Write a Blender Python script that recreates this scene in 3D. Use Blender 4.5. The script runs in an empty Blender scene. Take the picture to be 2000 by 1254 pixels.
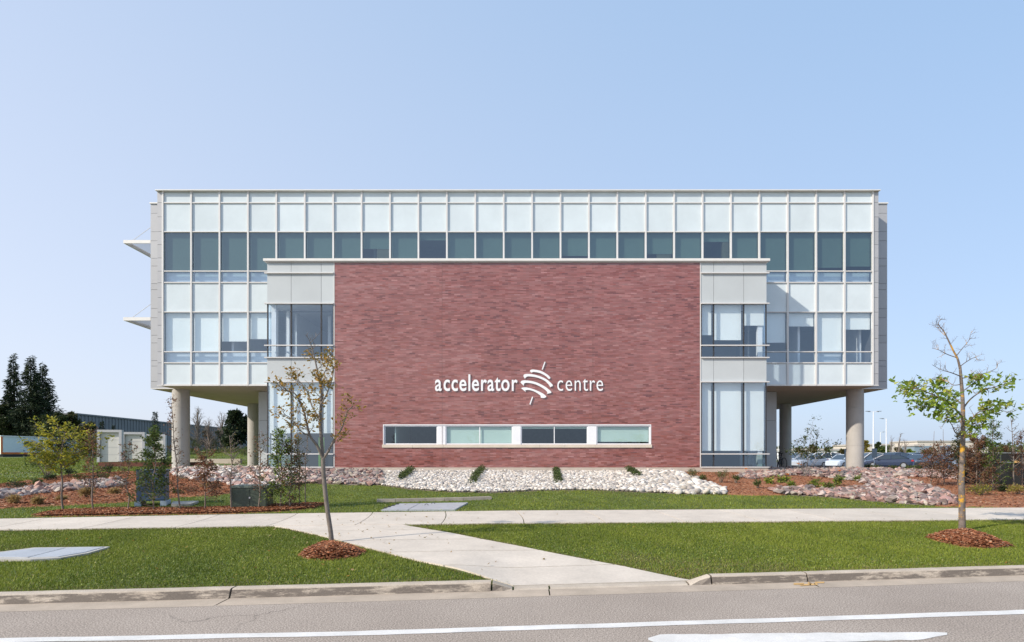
import bpy, math, random
import numpy as np
from mathutils import Vector, Matrix

# ------------------------------------------------------------------ camera, sky, sun, exposure
SC = bpy.context.scene
COL = SC.collection
F, CX, HY, CZ = 1200.0, 1020.0, 893.0, 1.75      # focal length and principal point in photo pixels, eye height

cam_d = bpy.data.cameras.new('camera')
cam_d.sensor_width = 36.0
cam_d.lens = 36.0 * F / 2000.0
cam_d.shift_x = (1000.0 - CX) / 2000.0
cam_d.shift_y = (HY - 627.0) / 2000.0
cam_d.clip_start = 0.1
cam_d.clip_end = 5000.0
cam = bpy.data.objects.new('camera', cam_d)
COL.objects.link(cam)
cam.location = (0, 0, CZ)
cam.rotation_euler = (math.radians(90), 0, 0)
SC.camera = cam

SUN_TO = Vector((-2.62, -1.65, 2.05)).normalized()     # direction towards the sun
SUN_EL = math.asin(SUN_TO.z)
SUN_ROT = math.atan2(SUN_TO.x, SUN_TO.y) % (2 * math.pi)

world = bpy.data.worlds.new('World')
SC.world = world
world.use_nodes = True
wn = world.node_tree.nodes; wl = world.node_tree.links
wn.clear()
sky = wn.new('ShaderNodeTexSky'); sky.sky_type = 'NISHITA'; sky.sun_disc = False
sky.sun_elevation = SUN_EL; sky.sun_rotation = SUN_ROT
sky.altitude = 0; sky.air_density = 1.0; sky.dust_density = 2.0; sky.ozone_density = 3.0
bg = wn.new('ShaderNodeBackground'); bg.inputs['Strength'].default_value = 0.10
wo = wn.new('ShaderNodeOutputWorld')
# thin summer haze over the blue: paler towards the sun's side, bluer away from it
tc = wn.new('ShaderNodeTexCoord'); dt = wn.new('ShaderNodeVectorMath'); dt.operation = 'DOT_PRODUCT'
dt.inputs[1].default_value = (-0.44, -0.1, -0.89)
wl.new(tc.outputs['Generated'], dt.inputs[0])
mr = wn.new('ShaderNodeMapRange'); mr.inputs['From Min'].default_value = -1.0; mr.inputs['From Max'].default_value = 1.0
wl.new(dt.outputs['Value'], mr.inputs['Value'])
hz = wn.new('ShaderNodeMix'); hz.data_type = 'RGBA'
hz.inputs[6].default_value = (1.85, 3.15, 5.0, 1); hz.inputs[7].default_value = (6.6, 6.18, 6.2, 1)
wl.new(mr.outputs[0], hz.inputs[0])
hm = wn.new('ShaderNodeMix'); hm.data_type = 'RGBA'; hm.inputs[0].default_value = 0.76
wl.new(sky.outputs[0], hm.inputs[6]); wl.new(hz.outputs[2], hm.inputs[7])
wl.new(hm.outputs[2], bg.inputs[0]); wl.new(bg.outputs[0], wo.inputs[0])

sun_d = bpy.data.lights.new('sun', 'SUN')
sun_d.energy = 2.7; sun_d.angle = math.radians(1.0); sun_d.color = (1.0, 0.90, 0.77)
sun = bpy.data.objects.new('sun', sun_d); COL.objects.link(sun)
sun.rotation_euler = SUN_TO.to_track_quat('Z', 'Y').to_euler()
sun.location = (-30, -20, 40)

SC.view_settings.view_transform = 'Standard'
SC.view_settings.look = 'None'
SC.view_settings.gamma = 1.0
SC.view_settings.exposure = 0.9
SC.view_settings.use_curve_mapping = False
SC.cycles.max_bounces = 8
SC.cycles.transparent_max_bounces = 24
SC.cycles.use_denoising = True

# ------------------------------------------------------------------ helpers
RNG = np.random.default_rng(7)

def P(px, py, Y):
    return Vector(((px - CX) * Y / F, Y, CZ - (py - HY) * Y / F))

def tag(o, label=None, cat=None, group=None, kind=None):
    if label: o['label'] = label
    if cat: o['category'] = cat
    if group: o['group'] = group
    if kind: o['kind'] = kind
    return o

def wloc(o):
    v = Vector((0, 0, 0))
    while o is not None:
        v += o.location; o = o.parent
    return v

def link(name, data, parent=None, loc=None):
    o = bpy.data.objects.new(name, data)
    COL.objects.link(o)
    if parent is not None: o.parent = parent
    if loc is not None:
        o.location = Vector(loc) - (wloc(parent) if parent is not None else Vector((0, 0, 0)))
    elif parent is not None:
        o.location = -wloc(parent)
    return o

def empty(name, loc=(0, 0, 0), parent=None):
    return link(name, None, parent, loc)

class MB:
    def __init__(s): s.v = []; s.f = []; s.c = []
    def quad(s, a, b, c, d):
        n = len(s.v); s.v += [tuple(a), tuple(b), tuple(c), tuple(d)]; s.f.append((n, n+1, n+2, n+3))
    def tri(s, a, b, c):
        n = len(s.v); s.v += [tuple(a), tuple(b), tuple(c)]; s.f.append((n, n+1, n+2))
    def box(s, x0, x1, y0, y1, z0, z1):
        n = len(s.v)
        s.v += [(x0,y0,z0),(x1,y0,z0),(x1,y1,z0),(x0,y1,z0),(x0,y0,z1),(x1,y0,z1),(x1,y1,z1),(x0,y1,z1)]
        s.f += [(n,n+3,n+2,n+1),(n+4,n+5,n+6,n+7),(n,n+1,n+5,n+4),(n+1,n+2,n+6,n+5),(n+2,n+3,n+7,n+6),(n+3,n,n+4,n+7)]
    def tube(s, pts, rad, sides=6, cap=True):
        pts = [Vector(p) for p in pts]; rings = []
        up = Vector((0.31, 0.17, 0.93))
        for i, p in enumerate(pts):
            t = (pts[min(i+1, len(pts)-1)] - pts[max(i-1, 0)])
            if t.length < 1e-9: t = Vector((0, 0, 1))
            t.normalize()
            a = t.cross(up)
            if a.length < 1e-3: a = t.cross(Vector((1, 0, 0)))
            a.normalize(); b = t.cross(a)
            r = rad[i] if hasattr(rad, '__len__') else rad
            n = len(s.v)
            for k in range(sides):
                an = 2 * math.pi * k / sides
                s.v.append(tuple(p + (a * math.cos(an) + b * math.sin(an)) * r))
            rings.append(n)
        for q in range(len(rings) - 1):
            m, n = rings[q], rings[q+1]
            for k in range(sides):
                k2 = (k + 1) % sides
                s.f.append((m+k, n+k, n+k2, m+k2))
        if cap:
            s.f.append(tuple(rings[0] + k for k in range(sides)))
            s.f.append(tuple(rings[-1] + sides - 1 - k for k in range(sides)))
    def cyl(s, p0, p1, r, sides=16):
        s.tube([p0, p1], [r, r], sides)
    def prism(s, poly, y0, y1):
        """poly: list of (x, z) counter-clockwise seen from -Y; extruded from y0 to y1"""
        n = len(s.v); k = len(poly)
        s.v += [(x, y0, z) for x, z in poly] + [(x, y1, z) for x, z in poly]
        s.f.append(tuple(range(n, n+k))); s.f.append(tuple(range(n+2*k-1, n+k-1, -1)))
        for i in range(k):
            j = (i+1) % k
            s.f.append((n+j, n+i, n+k+i, n+k+j))
    def mesh(s, name, mat=None, smooth=False):
        me = bpy.data.meshes.new(name)
        me.from_pydata(s.v, [], s.f)
        if mat is not None: me.materials.append(mat)
        if smooth: me.polygons.foreach_set('use_smooth', [True] * len(me.polygons))
        me.update()
        return me
    def build(s, name, mat, parent=None, smooth=False):
        return link(name, s.mesh(name, mat, smooth), parent)

def np_mesh(name, V, Fc, mat, cols=None, smooth=False, fcount=None):
    """V (n,3), Fc (m,k) equal sized faces, cols (n,3) vertex colours"""
    me = bpy.data.meshes.new(name)
    V = np.ascontiguousarray(V, dtype=np.float32); Fc = np.ascontiguousarray(Fc, dtype=np.int32)
    m, k = Fc.shape
    me.vertices.add(len(V)); me.vertices.foreach_set('co', V.ravel())
    me.loops.add(m * k); me.loops.foreach_set('vertex_index', Fc.ravel())
    me.polygons.add(m)
    me.polygons.foreach_set('loop_start', np.arange(0, m * k, k, dtype=np.int32))
    me.polygons.foreach_set('loop_total', np.full(m, k, dtype=np.int32))
    me.polygons.foreach_set('use_smooth', np.full(m, bool(smooth)))
    if cols is not None:
        at = me.color_attributes.new('col', 'FLOAT_COLOR', 'POINT')
        c4 = np.ones((len(V), 4), dtype=np.float32); c4[:, :3] = cols
        at.data.foreach_set('color', c4.ravel())
    if mat is not None: me.materials.append(mat)
    me.update(calc_edges=True)
    return me

_boxcache = {}
def boxo(name, x0, x1, y0, y1, z0, z1, mat, parent=None):
    """a box object with its origin in its middle; alike boxes share their mesh"""
    k = (round(x1-x0, 3), round(y1-y0, 3), round(z1-z0, 3), mat.name)
    me = _boxcache.get(k)
    if me is None:
        b = MB(); hx, hy, hz = (x1-x0)/2, (y1-y0)/2, (z1-z0)/2
        b.box(-hx, hx, -hy, hy, -hz, hz); me = b.mesh(name, mat); _boxcache[k] = me
    return link(name, me, parent, ((x0+x1)/2, (y0+y1)/2, (z0+z1)/2))

def snoise(x, y, seed=0, sc=1.0):
    """cheap smooth noise about 0, from a few sines"""
    r = np.random.default_rng(seed); out = 0
    for k in range(7):
        a = r.uniform(0, 2*math.pi); f = sc * r.uniform(0.5, 2.2); ph = r.uniform(0, 6.28)
        out = out + np.sin((x * math.cos(a) + y * math.sin(a)) * f + ph)
    return out / 7.0

def inpoly(px, py, poly):
    px = np.asarray(px); py = np.asarray(py); res = np.zeros(px.shape, bool)
    n = len(poly); j = n - 1
    for i in range(n):
        xi, yi = poly[i]; xj, yj = poly[j]
        c = ((yi > py) != (yj > py)) & (px < (xj - xi) * (py - yi) / (yj - yi + 1e-12) + xi)
        res ^= c; j = i
    return res

# ------------------------------------------------------------------ materials
def new_mat(name):
    m = bpy.data.materials.new(name); m.use_nodes = True
    nt = m.node_tree; nt.nodes.clear()
    out = nt.nodes.new('ShaderNodeOutputMaterial')
    return m, nt, out

def ramp(nt, fac, stops):
    r = nt.nodes.new('ShaderNodeValToRGB')
    e = r.color_ramp.elements
    while len(e) < len(stops): e.new(0.5)
    for i, (p, c) in enumerate(stops):
        e[i].position = p; e[i].color = (*c, 1)
    nt.links.new(fac, r.inputs[0]); return r.outputs[0]

def noise(nt, scale, detail=4, rough=0.6, vec=None):
    n = nt.nodes.new('ShaderNodeTexNoise'); n.inputs['Scale'].default_value = scale
    n.inputs['Detail'].default_value = detail; n.inputs['Roughness'].default_value = rough
    if vec is None:
        g = nt.nodes.new('ShaderNodeNewGeometry'); vec = g.outputs['Position']
    nt.links.new(vec, n.inputs['Vector']); return n.outputs['Fac']

def mix(nt, fac, a, b, mode='MIX'):
    m = nt.nodes.new('ShaderNodeMix'); m.data_type = 'RGBA'; m.blend_type = mode
    for s, v in ((m.inputs[0], fac), (m.inputs[6], a), (m.inputs[7], b)):
        if isinstance(v, (int, float)): s.default_value = v
        elif isinstance(v, tuple): s.default_value = (*v, 1) if len(v) == 3 else v
        else: nt.links.new(v, s)
    return m.outputs[2]

def simple(name, col, rough=0.6, var=0.12, vscale=3.0, bump=0.0, bscale=60.0, metal=0.0, spec=0.5, rand=0.0, fine=0.0, fscale=90.0):
    m, nt, out = new_mat(name)
    b = nt.nodes.new('ShaderNodeBsdfPrincipled')
    c0 = tuple(x * (1 - var) for x in col); c1 = tuple(min(1, x * (1 + var)) for x in col)
    c = ramp(nt, noise(nt, vscale), [(0.3, c0), (0.7, c1)])
    if fine > 0:
        c = mix(nt, 1.0, c, ramp(nt, noise(nt, fscale, 2), [(0.3, (1-fine,)*3), (0.7, (1+fine,)*3)]), 'MULTIPLY')
    if rand > 0:
        oi = nt.nodes.new('ShaderNodeObjectInfo')
        c = mix(nt, 1.0, c, ramp(nt, oi.outputs['Random'], [(0, (1-rand,)*3), (1, (1.0,)*3)]), 'MULTIPLY')
    nt.links.new(c, b.inputs['Base Color'])
    b.inputs['Roughness'].default_value = rough; b.inputs['Metallic'].default_value = metal
    b.inputs['Specular IOR Level'].default_value = spec
    if bump > 0:
        bp = nt.nodes.new('ShaderNodeBump'); bp.inputs['Strength'].default_value = bump; bp.inputs['Distance'].default_value = 0.02
        nt.links.new(noise(nt, bscale, 3), bp.inputs['Height']); nt.links.new(bp.outputs[0], b.inputs['Normal'])
    nt.links.new(b.outputs[0], out.inputs[0])
    return m

def attr_mat(name, rough=0.7, transl=0.0, spec=0.3, coat=0.0):
    """colour from the mesh's own 'col' attribute; leaves let some light through"""
    m, nt, out = new_mat(name)
    a = nt.nodes.new('ShaderNodeAttribute'); a.attribute_name = 'col'
    b = nt.nodes.new('ShaderNodeBsdfPrincipled'); b.inputs['Roughness'].default_value = rough
    b.inputs['Specular IOR Level'].default_value = spec; b.inputs['Coat Weight'].default_value = coat; b.inputs['Coat Roughness'].default_value = 0.15
    nt.links.new(a.outputs['Color'], b.inputs['Base Color'])
    sh = b.outputs[0]
    if transl > 0:
        t = nt.nodes.new('ShaderNodeBsdfTranslucent'); nt.links.new(a.outputs['Color'], t.inputs['Color'])
        mx = nt.nodes.new('ShaderNodeMixShader'); mx.inputs[0].default_value = transl
        nt.links.new(sh, mx.inputs[1]); nt.links.new(t.outputs[0], mx.inputs[2]); sh = mx.outputs[0]
    nt.links.new(sh, out.inputs[0])
    return m

def glass(name, tint, refl, f0=0.0):
    m, nt, out = new_mat(name)
    tr = nt.nodes.new('ShaderNodeBsdfTransparent'); tr.inputs['Color'].default_value = (*tint, 1)
    gl = nt.nodes.new('ShaderNodeBsdfGlossy'); gl.inputs['Roughness'].default_value = 0.015
    gl.inputs['Color'].default_value = (0.72, 0.86, 1.0, 1)
    g = nt.nodes.new('ShaderNodeNewGeometry')
    dp = nt.nodes.new('ShaderNodeVectorMath'); dp.operation = 'DOT_PRODUCT'
    nt.links.new(g.outputs['Incoming'], dp.inputs[0]); nt.links.new(g.outputs['Normal'], dp.inputs[1])
    def mth(op, a_, b_=None):
        n_ = nt.nodes.new('ShaderNodeMath'); n_.operation = op
        for k_, v_ in enumerate((a_, b_)):
            if v_ is None: continue
            if isinstance(v_, (int, float)): n_.inputs[k_].default_value = v_
            else: nt.links.new(v_, n_.inputs[k_])
        return n_.outputs[0]
    ca = mth('ABSOLUTE', dp.outputs['Value'])
    sch = mth('POWER', mth('SUBTRACT', 1.0, ca), 5.0)
    ad_o = mth('ADD', mth('MULTIPLY', sch, 1.0 - refl - 0.06), refl + 0.06)
    # faint waviness of real panes
    bp = nt.nodes.new('ShaderNodeBump'); bp.inputs['Strength'].default_value = 0.02; bp.inputs['Distance'].default_value = 0.02
    nt.links.new(noise(nt, 0.8, 2), bp.inputs['Height']); nt.links.new(bp.outputs[0], gl.inputs['Normal'])
    mx = nt.nodes.new('ShaderNodeMixShader')
    nt.links.new(ad_o, mx.inputs[0]); nt.links.new(tr.outputs[0], mx.inputs[1]); nt.links.new(gl.outputs[0], mx.inputs[2])
    nt.links.new(mx.outputs[0], out.inputs[0])
    return m

M = {}
M['lawn'] = simple('lawn soil and turf', (0.085, 0.120, 0.022), 0.9, 0.35, 1.3, 0.6, 40, fine=0.35, fscale=25)
M['asphalt'] = None
M['concrete'] = simple('path concrete', (0.60, 0.53, 0.45), 0.85, 0.10, 1.6, 0.15, 120, rand=0.09, fine=0.07, fscale=22)
M['kerb'] = simple('kerb concrete', (0.42, 0.36, 0.29), 0.9, 0.18, 2.2, 0.3, 90, fine=0.12, fscale=70)
M['gutter'] = simple('gutter concrete', (0.42, 0.345, 0.27), 0.9, 0.15, 2.0, 0.2, 90, fine=0.12)
M['paint'] = simple('road paint', (0.70, 0.68, 0.645), 0.7, 0.12, 2.5, 0.3, 150, fine=0.12, fscale=120)
M['orange_paint'] = simple('orange marking paint', (0.58, 0.36, 0.14), 0.8, 0.2, 8)
M['mulch'] = simple('bark mulch', (0.30, 0.125, 0.058), 0.95, 0.35, 6.0, 0.8, 45, fine=0.5, fscale=45)
M['rockbase'] = simple('gravel under stones', (0.17, 0.135, 0.115), 0.95, 0.3, 8.0, 0.6, 40)
M['frame'] = simple('pale aluminium', (0.62, 0.61, 0.60), 0.35, 0.04, 0.8, spec=0.6)
M['darkframe'] = simple('dark gasket', (0.03, 0.03, 0.035), 0.5, 0.1)
M['spandrel'] = simple('white spandrel glass', (0.61, 0.685, 0.72), 0.06, 0.05, 0.9, rand=0.07, spec=0.7)
M['bluespandrel'] = simple('pale blue back panel', (0.66, 0.69, 0.72), 0.2, 0.05, 0.7, rand=0.1, spec=0.6)
M['panel'] = simple('pale metal panel', (0.49, 0.525, 0.54), 0.36, 0.05, 0.6, rand=0.05)
M['sidepanel'] = simple('grey metal cladding', (0.40, 0.41, 0.435), 0.45, 0.03, 0.6, rand=0.08)
M['cap'] = simple('cornice metal', (0.70, 0.69, 0.67), 0.4, 0.04)
M['blackjoint'] = simple('shadow joint backing', (0.06, 0.06, 0.065), 0.8, 0.1)
M['soffit'] = simple('soffit plaster', (0.50, 0.43, 0.35), 0.85, 0.05, 0.7)
M['column'] = simple('cast concrete column', (0.405, 0.385, 0.36), 0.8, 0.08, 1.2, 0.15, 50, fine=0.05)
M['base'] = simple('concrete footing', (0.46, 0.40, 0.34), 0.85, 0.12, 1.3, 0.2, 60)
M['sill'] = simple('cast stone sill', (0.60, 0.53, 0.44), 0.8, 0.08, 2)
M['winframe'] = simple('white window frame', (0.78, 0.79, 0.82), 0.35, 0.03)
M['mortar'] = simple('mortar', (0.25, 0.095, 0.08), 0.45, 0.08, 3, spec=0.8)
M['jointseal'] = simple('joint sealant', (0.16, 0.085, 0.075), 0.8, 0.1)
M['tan'] = simple('tan cabinet', (0.24, 0.19, 0.14), 0.7, 0.1)
M['glass_dark'] = glass('tinted glass', (0.42, 0.54, 0.52), 0.10)
M['glass_clear'] = glass('clear glass', (0.90, 0.96, 1.0), 0.12)
M['glass_win'] = glass('window glass', (0.66, 0.78, 0.77), 0.05)
M['glass_blue'] = glass('low glass', (0.78, 0.88, 0.95), 0.20)
M['blind_dark'] = simple('grey screen blind', (0.30, 0.35, 0.335), 0.9, 0.05, 0.7, rand=0.12)
M['blind'] = simple('white roller blind', (0.86, 0.87, 0.83), 0.9, 0.03, 0.7, rand=0.06)
M['room'] = simple('office wall', (0.52, 0.54, 0.57), 0.9, 0.1, 0.5)
M['ceiling'] = simple('office ceiling', (0.62, 0.63, 0.64), 0.9, 0.05)
M['carpet'] = simple('office carpet', (0.12, 0.13, 0.15), 0.95, 0.2)
M['white'] = simple('white paint', (0.78, 0.79, 0.80), 0.45, 0.04)
M['letter'] = simple('white sign letter', (0.80, 0.81, 0.83), 0.35, 0.02)
M['lime'] = simple('lime green board', (0.28, 0.55, 0.04), 0.5, 0.05)
M['leafgreen'] = simple('green stalk', (0.09, 0.15, 0.03), 0.7, 0.1)
M['orange_petal'] = simple('orange petal', (0.80, 0.26, 0.03), 0.6, 0.12)
M['roof'] = simple('roof membrane', (0.30, 0.30, 0.29), 0.9, 0.1)

m, nt, out = new_mat('road asphalt')
b = nt.nodes.new('ShaderNodeBsdfPrincipled'); b.inputs['Roughness'].default_value = 0.9
c = ramp(nt, noise(nt, 0.5, 5), [(0.3, (0.295, 0.245, 0.203)), (0.7, (0.37, 0.313, 0.263))])
c = mix(nt, 1.0, c, ramp(nt, noise(nt, 62, 1, 0.5), [(0.30, (0.48,)*3), (0.5, (0.98,)*3), (0.70, (1.55,)*3)]), 'MULTIPLY')
vo = nt.nodes.new('ShaderNodeTexVoronoi'); vo.feature = 'DISTANCE_TO_EDGE'; vo.inputs['Scale'].default_value = 0.33
g = nt.nodes.new('ShaderNodeNewGeometry')
dist = nt.nodes.new('ShaderNodeVectorMath'); dist.operation = 'ADD'
nz = nt.nodes.new('ShaderNodeTexNoise'); nz.inputs['Scale'].default_value = 1.5; nz.inputs['Detail'].default_value = 5
nt.links.new(g.outputs['Position'], nz.inputs['Vector']); nt.links.new(g.outputs['Position'], dist.inputs[0]); nt.links.new(nz.outputs['Color'], dist.inputs[1])
nt.links.new(dist.outputs[0], vo.inputs['Vector'])
crack = ramp(nt, vo.outputs['Distance'], [(0.0, (0.35,)*3), (0.006, (1.0,)*3)])
gate = ramp(nt, noise(nt, 0.35, 2), [(0.55, (0.0,)*3), (0.62, (0.8,)*3)])
crk = mix(nt, gate, (1.0, 1.0, 1.0), crack)
c = mix(nt, 1.0, c, crk, 'MULTIPLY')
nt.links.new(c, b.inputs['Base Color'])
bp = nt.nodes.new('ShaderNodeBump'); bp.inputs['Strength'].default_value = 0.4; bp.inputs['Distance'].default_value = 0.004
nt.links.new(noise(nt, 110, 3), bp.inputs['Height']); nt.links.new(bp.outputs[0], b.inputs['Normal'])
nt.links.new(b.outputs[0], out.inputs[0]); M['asphalt'] = m

M['brick'] = attr_mat('glazed red brick', 0.28, 0, 0.9, coat=0.6)
M['stone'] = attr_mat('landscape stone', 0.85, 0, 0.25)
M['grass'] = attr_mat('grass blades', 0.55, 0.25, 0.3)
M['leaf'] = attr_mat('leaves', 0.5, 0.45, 0.35)
M['needle'] = attr_mat('conifer needles', 0.7, 0.1, 0.2)
M['chips'] = attr_mat('bark chips', 0.9, 0, 0.2)
M['bark'] = simple('grey brown bark', (0.19, 0.15, 0.125), 0.9, 0.3, 14, 0.6, 50)
M['palebark'] = simple('pale smooth bark', (0.17, 0.145, 0.125), 0.85, 0.25, 12, 0.4, 40)
M['darkbark'] = simple('dark bark', (0.075, 0.058, 0.046), 0.9, 0.3, 10, 0.5, 40)
# bark with orange lichen patches
m, nt, out = new_mat('lichen bark')
b = nt.nodes.new('ShaderNodeBsdfPrincipled'); b.inputs['Roughness'].default_value = 0.9
c = ramp(nt, noise(nt, 12), [(0.3, (0.10, 0.08, 0.07)), (0.7, (0.22, 0.18, 0.155))])
lich = ramp(nt, noise(nt, 5.5, 5, 0.7), [(0.53, (0, 0, 0)), (0.60, (1, 1, 1))])
c = mix(nt, lich, c, (0.50, 0.27, 0.03))
nt.links.new(c, b.inputs['Base Color'])
bp = nt.nodes.new('ShaderNodeBump'); bp.inputs['Strength'].default_value = 0.6; bp.inputs['Distance'].default_value = 0.01
nt.links.new(noise(nt, 45), bp.inputs['Height']); nt.links.new(bp.outputs[0], b.inputs['Normal'])
nt.links.new(b.outputs[0], out.inputs[0]); M['lichen'] = m

# ------------------------------------------------------------------ the lie of the land
_kp = [(0, 1181), (480, 1170), (932, 1157), (1300, 1145), (1600, 1136), (2000, 1124.5)]
_kx = [(a - CX) * (F * CZ / (b - HY)) / F for a, b in _kp]
_ky = [F * CZ / (b - HY) for a, b in _kp]
_kc = np.polyfit(_kx, _ky, 2)
def kerb_y(X):
    X = np.asarray(X, float); Xc = np.clip(X, -14, 14)
    s = 2 * _kc[0] * Xc + _kc[1]
    return np.polyval(_kc, Xc) + s * (X - Xc)
COS = 0.9915
def sdist(X, Y): return (Y - kerb_y(X)) * COS
def smooth(a, b, x):
    t = np.clip((np.asarray(x, float) - a) / (b - a), 0, 1); return t * t * (3 - 2 * t)
RA, RB, RC, RD = -0.40, -0.12, 2.27, 2.60          # the dropped kerb: down from RA to RB, up from RC to RD
def drop(X):
    X = np.asarray(X, float)
    return np.clip((X - RA) / (RB - RA), 0, 1) * np.clip((RD - X) / (RD - RC), 0, 1)
def drop_ground(X):
    X = np.asarray(X, float)
    return smooth(RA - 0.7, RB + 0.05, X) * (1 - smooth(RC - 0.05, RD + 0.7, X))
KH = 0.118
def kerb_h(X): return KH - 0.095 * drop(X)
_ps = [0.0, 0.2, 5.6, 8.1, 11.0, 14.0, 18.0, 21.5, 23.5, 60.0]
_pz = [0.10, 0.108, 0.235, 0.285, 0.37, 0.55, 0.82, 1.00, 1.03, 1.03]
def ground(X, Y):
    X = np.asarray(X, float); Y = np.asarray(Y, float); s = sdist(X, Y)
    z = np.interp(s, _ps, _pz)
    z = z - 0.092 * drop_ground(X) * (1 - smooth(0.2, 3.5, s)) * (s > 0)
    far = np.clip(s - 24, 0, 200)
    left = smooth(4, -18, X)
    z = z + left * 0.0105 * np.clip(far, 0, 120) - (1 - left) * 0.48 * smooth(0, 22, far)
    z = z + 1.5 * np.exp(-(((X + 27) / 13.0) ** 2 + ((Y - 82) / 20.0) ** 2)) * left
    z = z + 0.02 * snoise(X, Y, 3, 0.8) * smooth(8.3, 11, s) + 0.012 * snoise(X, Y, 5, 1.5) * smooth(0.3, 1.5, s) * (1 - smooth(4.6, 5.4, s)) * (1 - drop(X) * 0.6)
    return z
def G(x, y): return float(ground(x, y))
_RAY = np.geomspace(5.0, 420.0, 1600)
def onground(px, py, y0=6.0, y1=400.0):
    dx = (px - CX) / F; dz = -(py - HY) / F
    Ya = _RAY[(_RAY >= y0) & (_RAY <= y1)]
    gap = CZ + dz * Ya - ground(dx * Ya, Ya)
    hit = np.nonzero(gap <= 0)[0]
    if len(hit) == 0 or hit[0] == 0: Yh = y1
    else:
        i = hit[0]; t = gap[i-1] / (gap[i-1] - gap[i]); Yh = Ya[i-1] + t * (Ya[i] - Ya[i-1])
    return Vector((dx * Yh, Yh, G(dx * Yh, Yh)))
def toroad(px, py, z=0.0):
    Y = F * (CZ - z) / (py - HY); return ((px - CX) * Y / F, Y)

def proj(X, Y, Z):
    return CX + F * X / Y, HY - F * (Z - CZ) / Y

# terrain sheet in (X, distance from kerb) rows so that the kerb line is a clean edge
xs = np.concatenate([-np.geomspace(900, 32, 26), np.arange(-30, -1.01, 0.5), np.arange(-1, 3.41, 0.07), np.arange(3.5, 30.01, 0.5), np.geomspace(32, 900, 26)])
ss = np.concatenate([[-60, -20, -6, -0.6, 0.07, 0.12], np.arange(0.3, 9, 0.2), np.arange(9.1, 27, 0.5), np.geomspace(28, 1500, 46)])
XX, SS = np.meshgrid(xs, ss); YY = kerb_y(XX) + SS / COS
ZZ = np.where(SS < 0.1, -0.08, ground(XX, YY) - 0.012)
V = np.stack([XX, YY, ZZ], -1).reshape(-1, 3); nx = len(xs); ny = len(ss)
ii, jj = np.meshgrid(np.arange(nx - 1), np.arange(ny - 1)); a = (jj * nx + ii).ravel()
FQ = np.stack([a, a + 1, a + nx + 1, a + nx], -1)
tag(link('ground', np_mesh('ground', V, FQ, M['lawn'], smooth=True)), 'wide lawn ground rising from the road to the building', 'ground', kind='structure')

def strip(name, xs_, s0, s1, zf, mat, parent=None, rows=2):
    """a sheet that follows the kerb line between two offsets"""
    sv = np.linspace(s0, s1, rows); Xg, Sg = np.meshgrid(np.asarray(xs_, float), sv)
    Yg = kerb_y(Xg) + Sg / COS; Zg = zf(Xg, Yg, Sg)
    Vv = np.stack([Xg, Yg, Zg], -1).reshape(-1, 3); n = len(xs_)
    i2, j2 = np.meshgrid(np.arange(n - 1), np.arange(rows - 1)); a2 = (j2 * n + i2).ravel()
    return link(name, np_mesh(name, Vv, np.stack([a2, a2 + 1, a2 + n + 1, a2 + n], -1), mat, smooth=True), parent)

xr = np.concatenate([-np.geomspace(600, 26, 14), np.arange(-24, 24.1, 1.0), np.geomspace(26, 600, 14)])
tag(strip('road', xr, -14, -0.30, lambda X, Y, S: 0 * X + 0.0, M['asphalt'], rows=4), 'grey worn asphalt road with white lane markings', 'road', kind='structure')
gut = tag(empty('gutter', (0, 8, 0)), 'flat concrete gutter strip along the kerb', 'gutter', kind='structure')
jo = [-60.0, -30, -16, -9.4, -3.62, 0.35, 4.0, 8.6, 16, 30, 60]
for a_, b_ in zip(jo[:-1], jo[1:]):
    strip('gutter_slab', np.linspace(a_ + 0.008, b_ - 0.008, 12), -0.36, 0.03, lambda X, Y, S: 0.006 - 0.004 * (S < -0.2), M['gutter'], gut, rows=3)

# kerb stones, each a cast length of kerb with a sloped face
kerb = tag(empty('kerb', (0, 8, 0)), 'cast concrete kerb with a dropped ramp, stained dark', 'kerb', kind='structure')
m, nt, out = new_mat('stained kerb')
b = nt.nodes.new('ShaderNodeBsdfPrincipled'); b.inputs['Roughness'].default_value = 0.9
c = ramp(nt, noise(nt, 2.2), [(0.3, (0.40, 0.335, 0.265)), (0.7, (0.53, 0.455, 0.37))])
g = nt.nodes.new('ShaderNodeNewGeometry'); sx = nt.nodes.new('ShaderNodeSeparateXYZ'); nt.links.new(g.outputs['Normal'], sx.inputs[0])
face = ramp(nt, sx.outputs['Z'], [(0.55, (1, 1, 1)), (0.8, (0, 0, 0))])       # tyre scuffs are on the face of the kerb
mp = nt.nodes.new('ShaderNodeMapping'); mp.inputs['Scale'].default_value = (1.6, 1.6, 7)
nt.links.new(g.outputs['Position'], mp.inputs['Vector'])
sc_ = ramp(nt, noise(nt, 1.3, 6, 0.75, mp.outputs[0]), [(0.36, (0, 0, 0)), (0.50, (0.9, 0.9, 0.9))])
fm = mix(nt, 1.0, face, sc_, 'MULTIPLY')
c = mix(nt, fm, c, (0.115, 0.095, 0.08))
c = mix(nt, 1.0, c, ramp(nt, noise(nt, 70, 2), [(0.3, (0.85,)*3), (0.7, (1.12,)*3)]), 'MULTIPLY')
nt.links.new(c, b.inputs['Base Color'])
bp = nt.nodes.new('ShaderNodeBump'); bp.inputs['Strength'].default_value = 0.4; bp.inputs['Distance'].default_value = 0.01
nt.links.new(noise(nt, 60), bp.inputs['Height']); nt.links.new(bp.outputs[0], b.inputs['Normal'])
nt.links.new(b.outputs[0], out.inputs[0]); M['kerbstain'] = m
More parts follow.
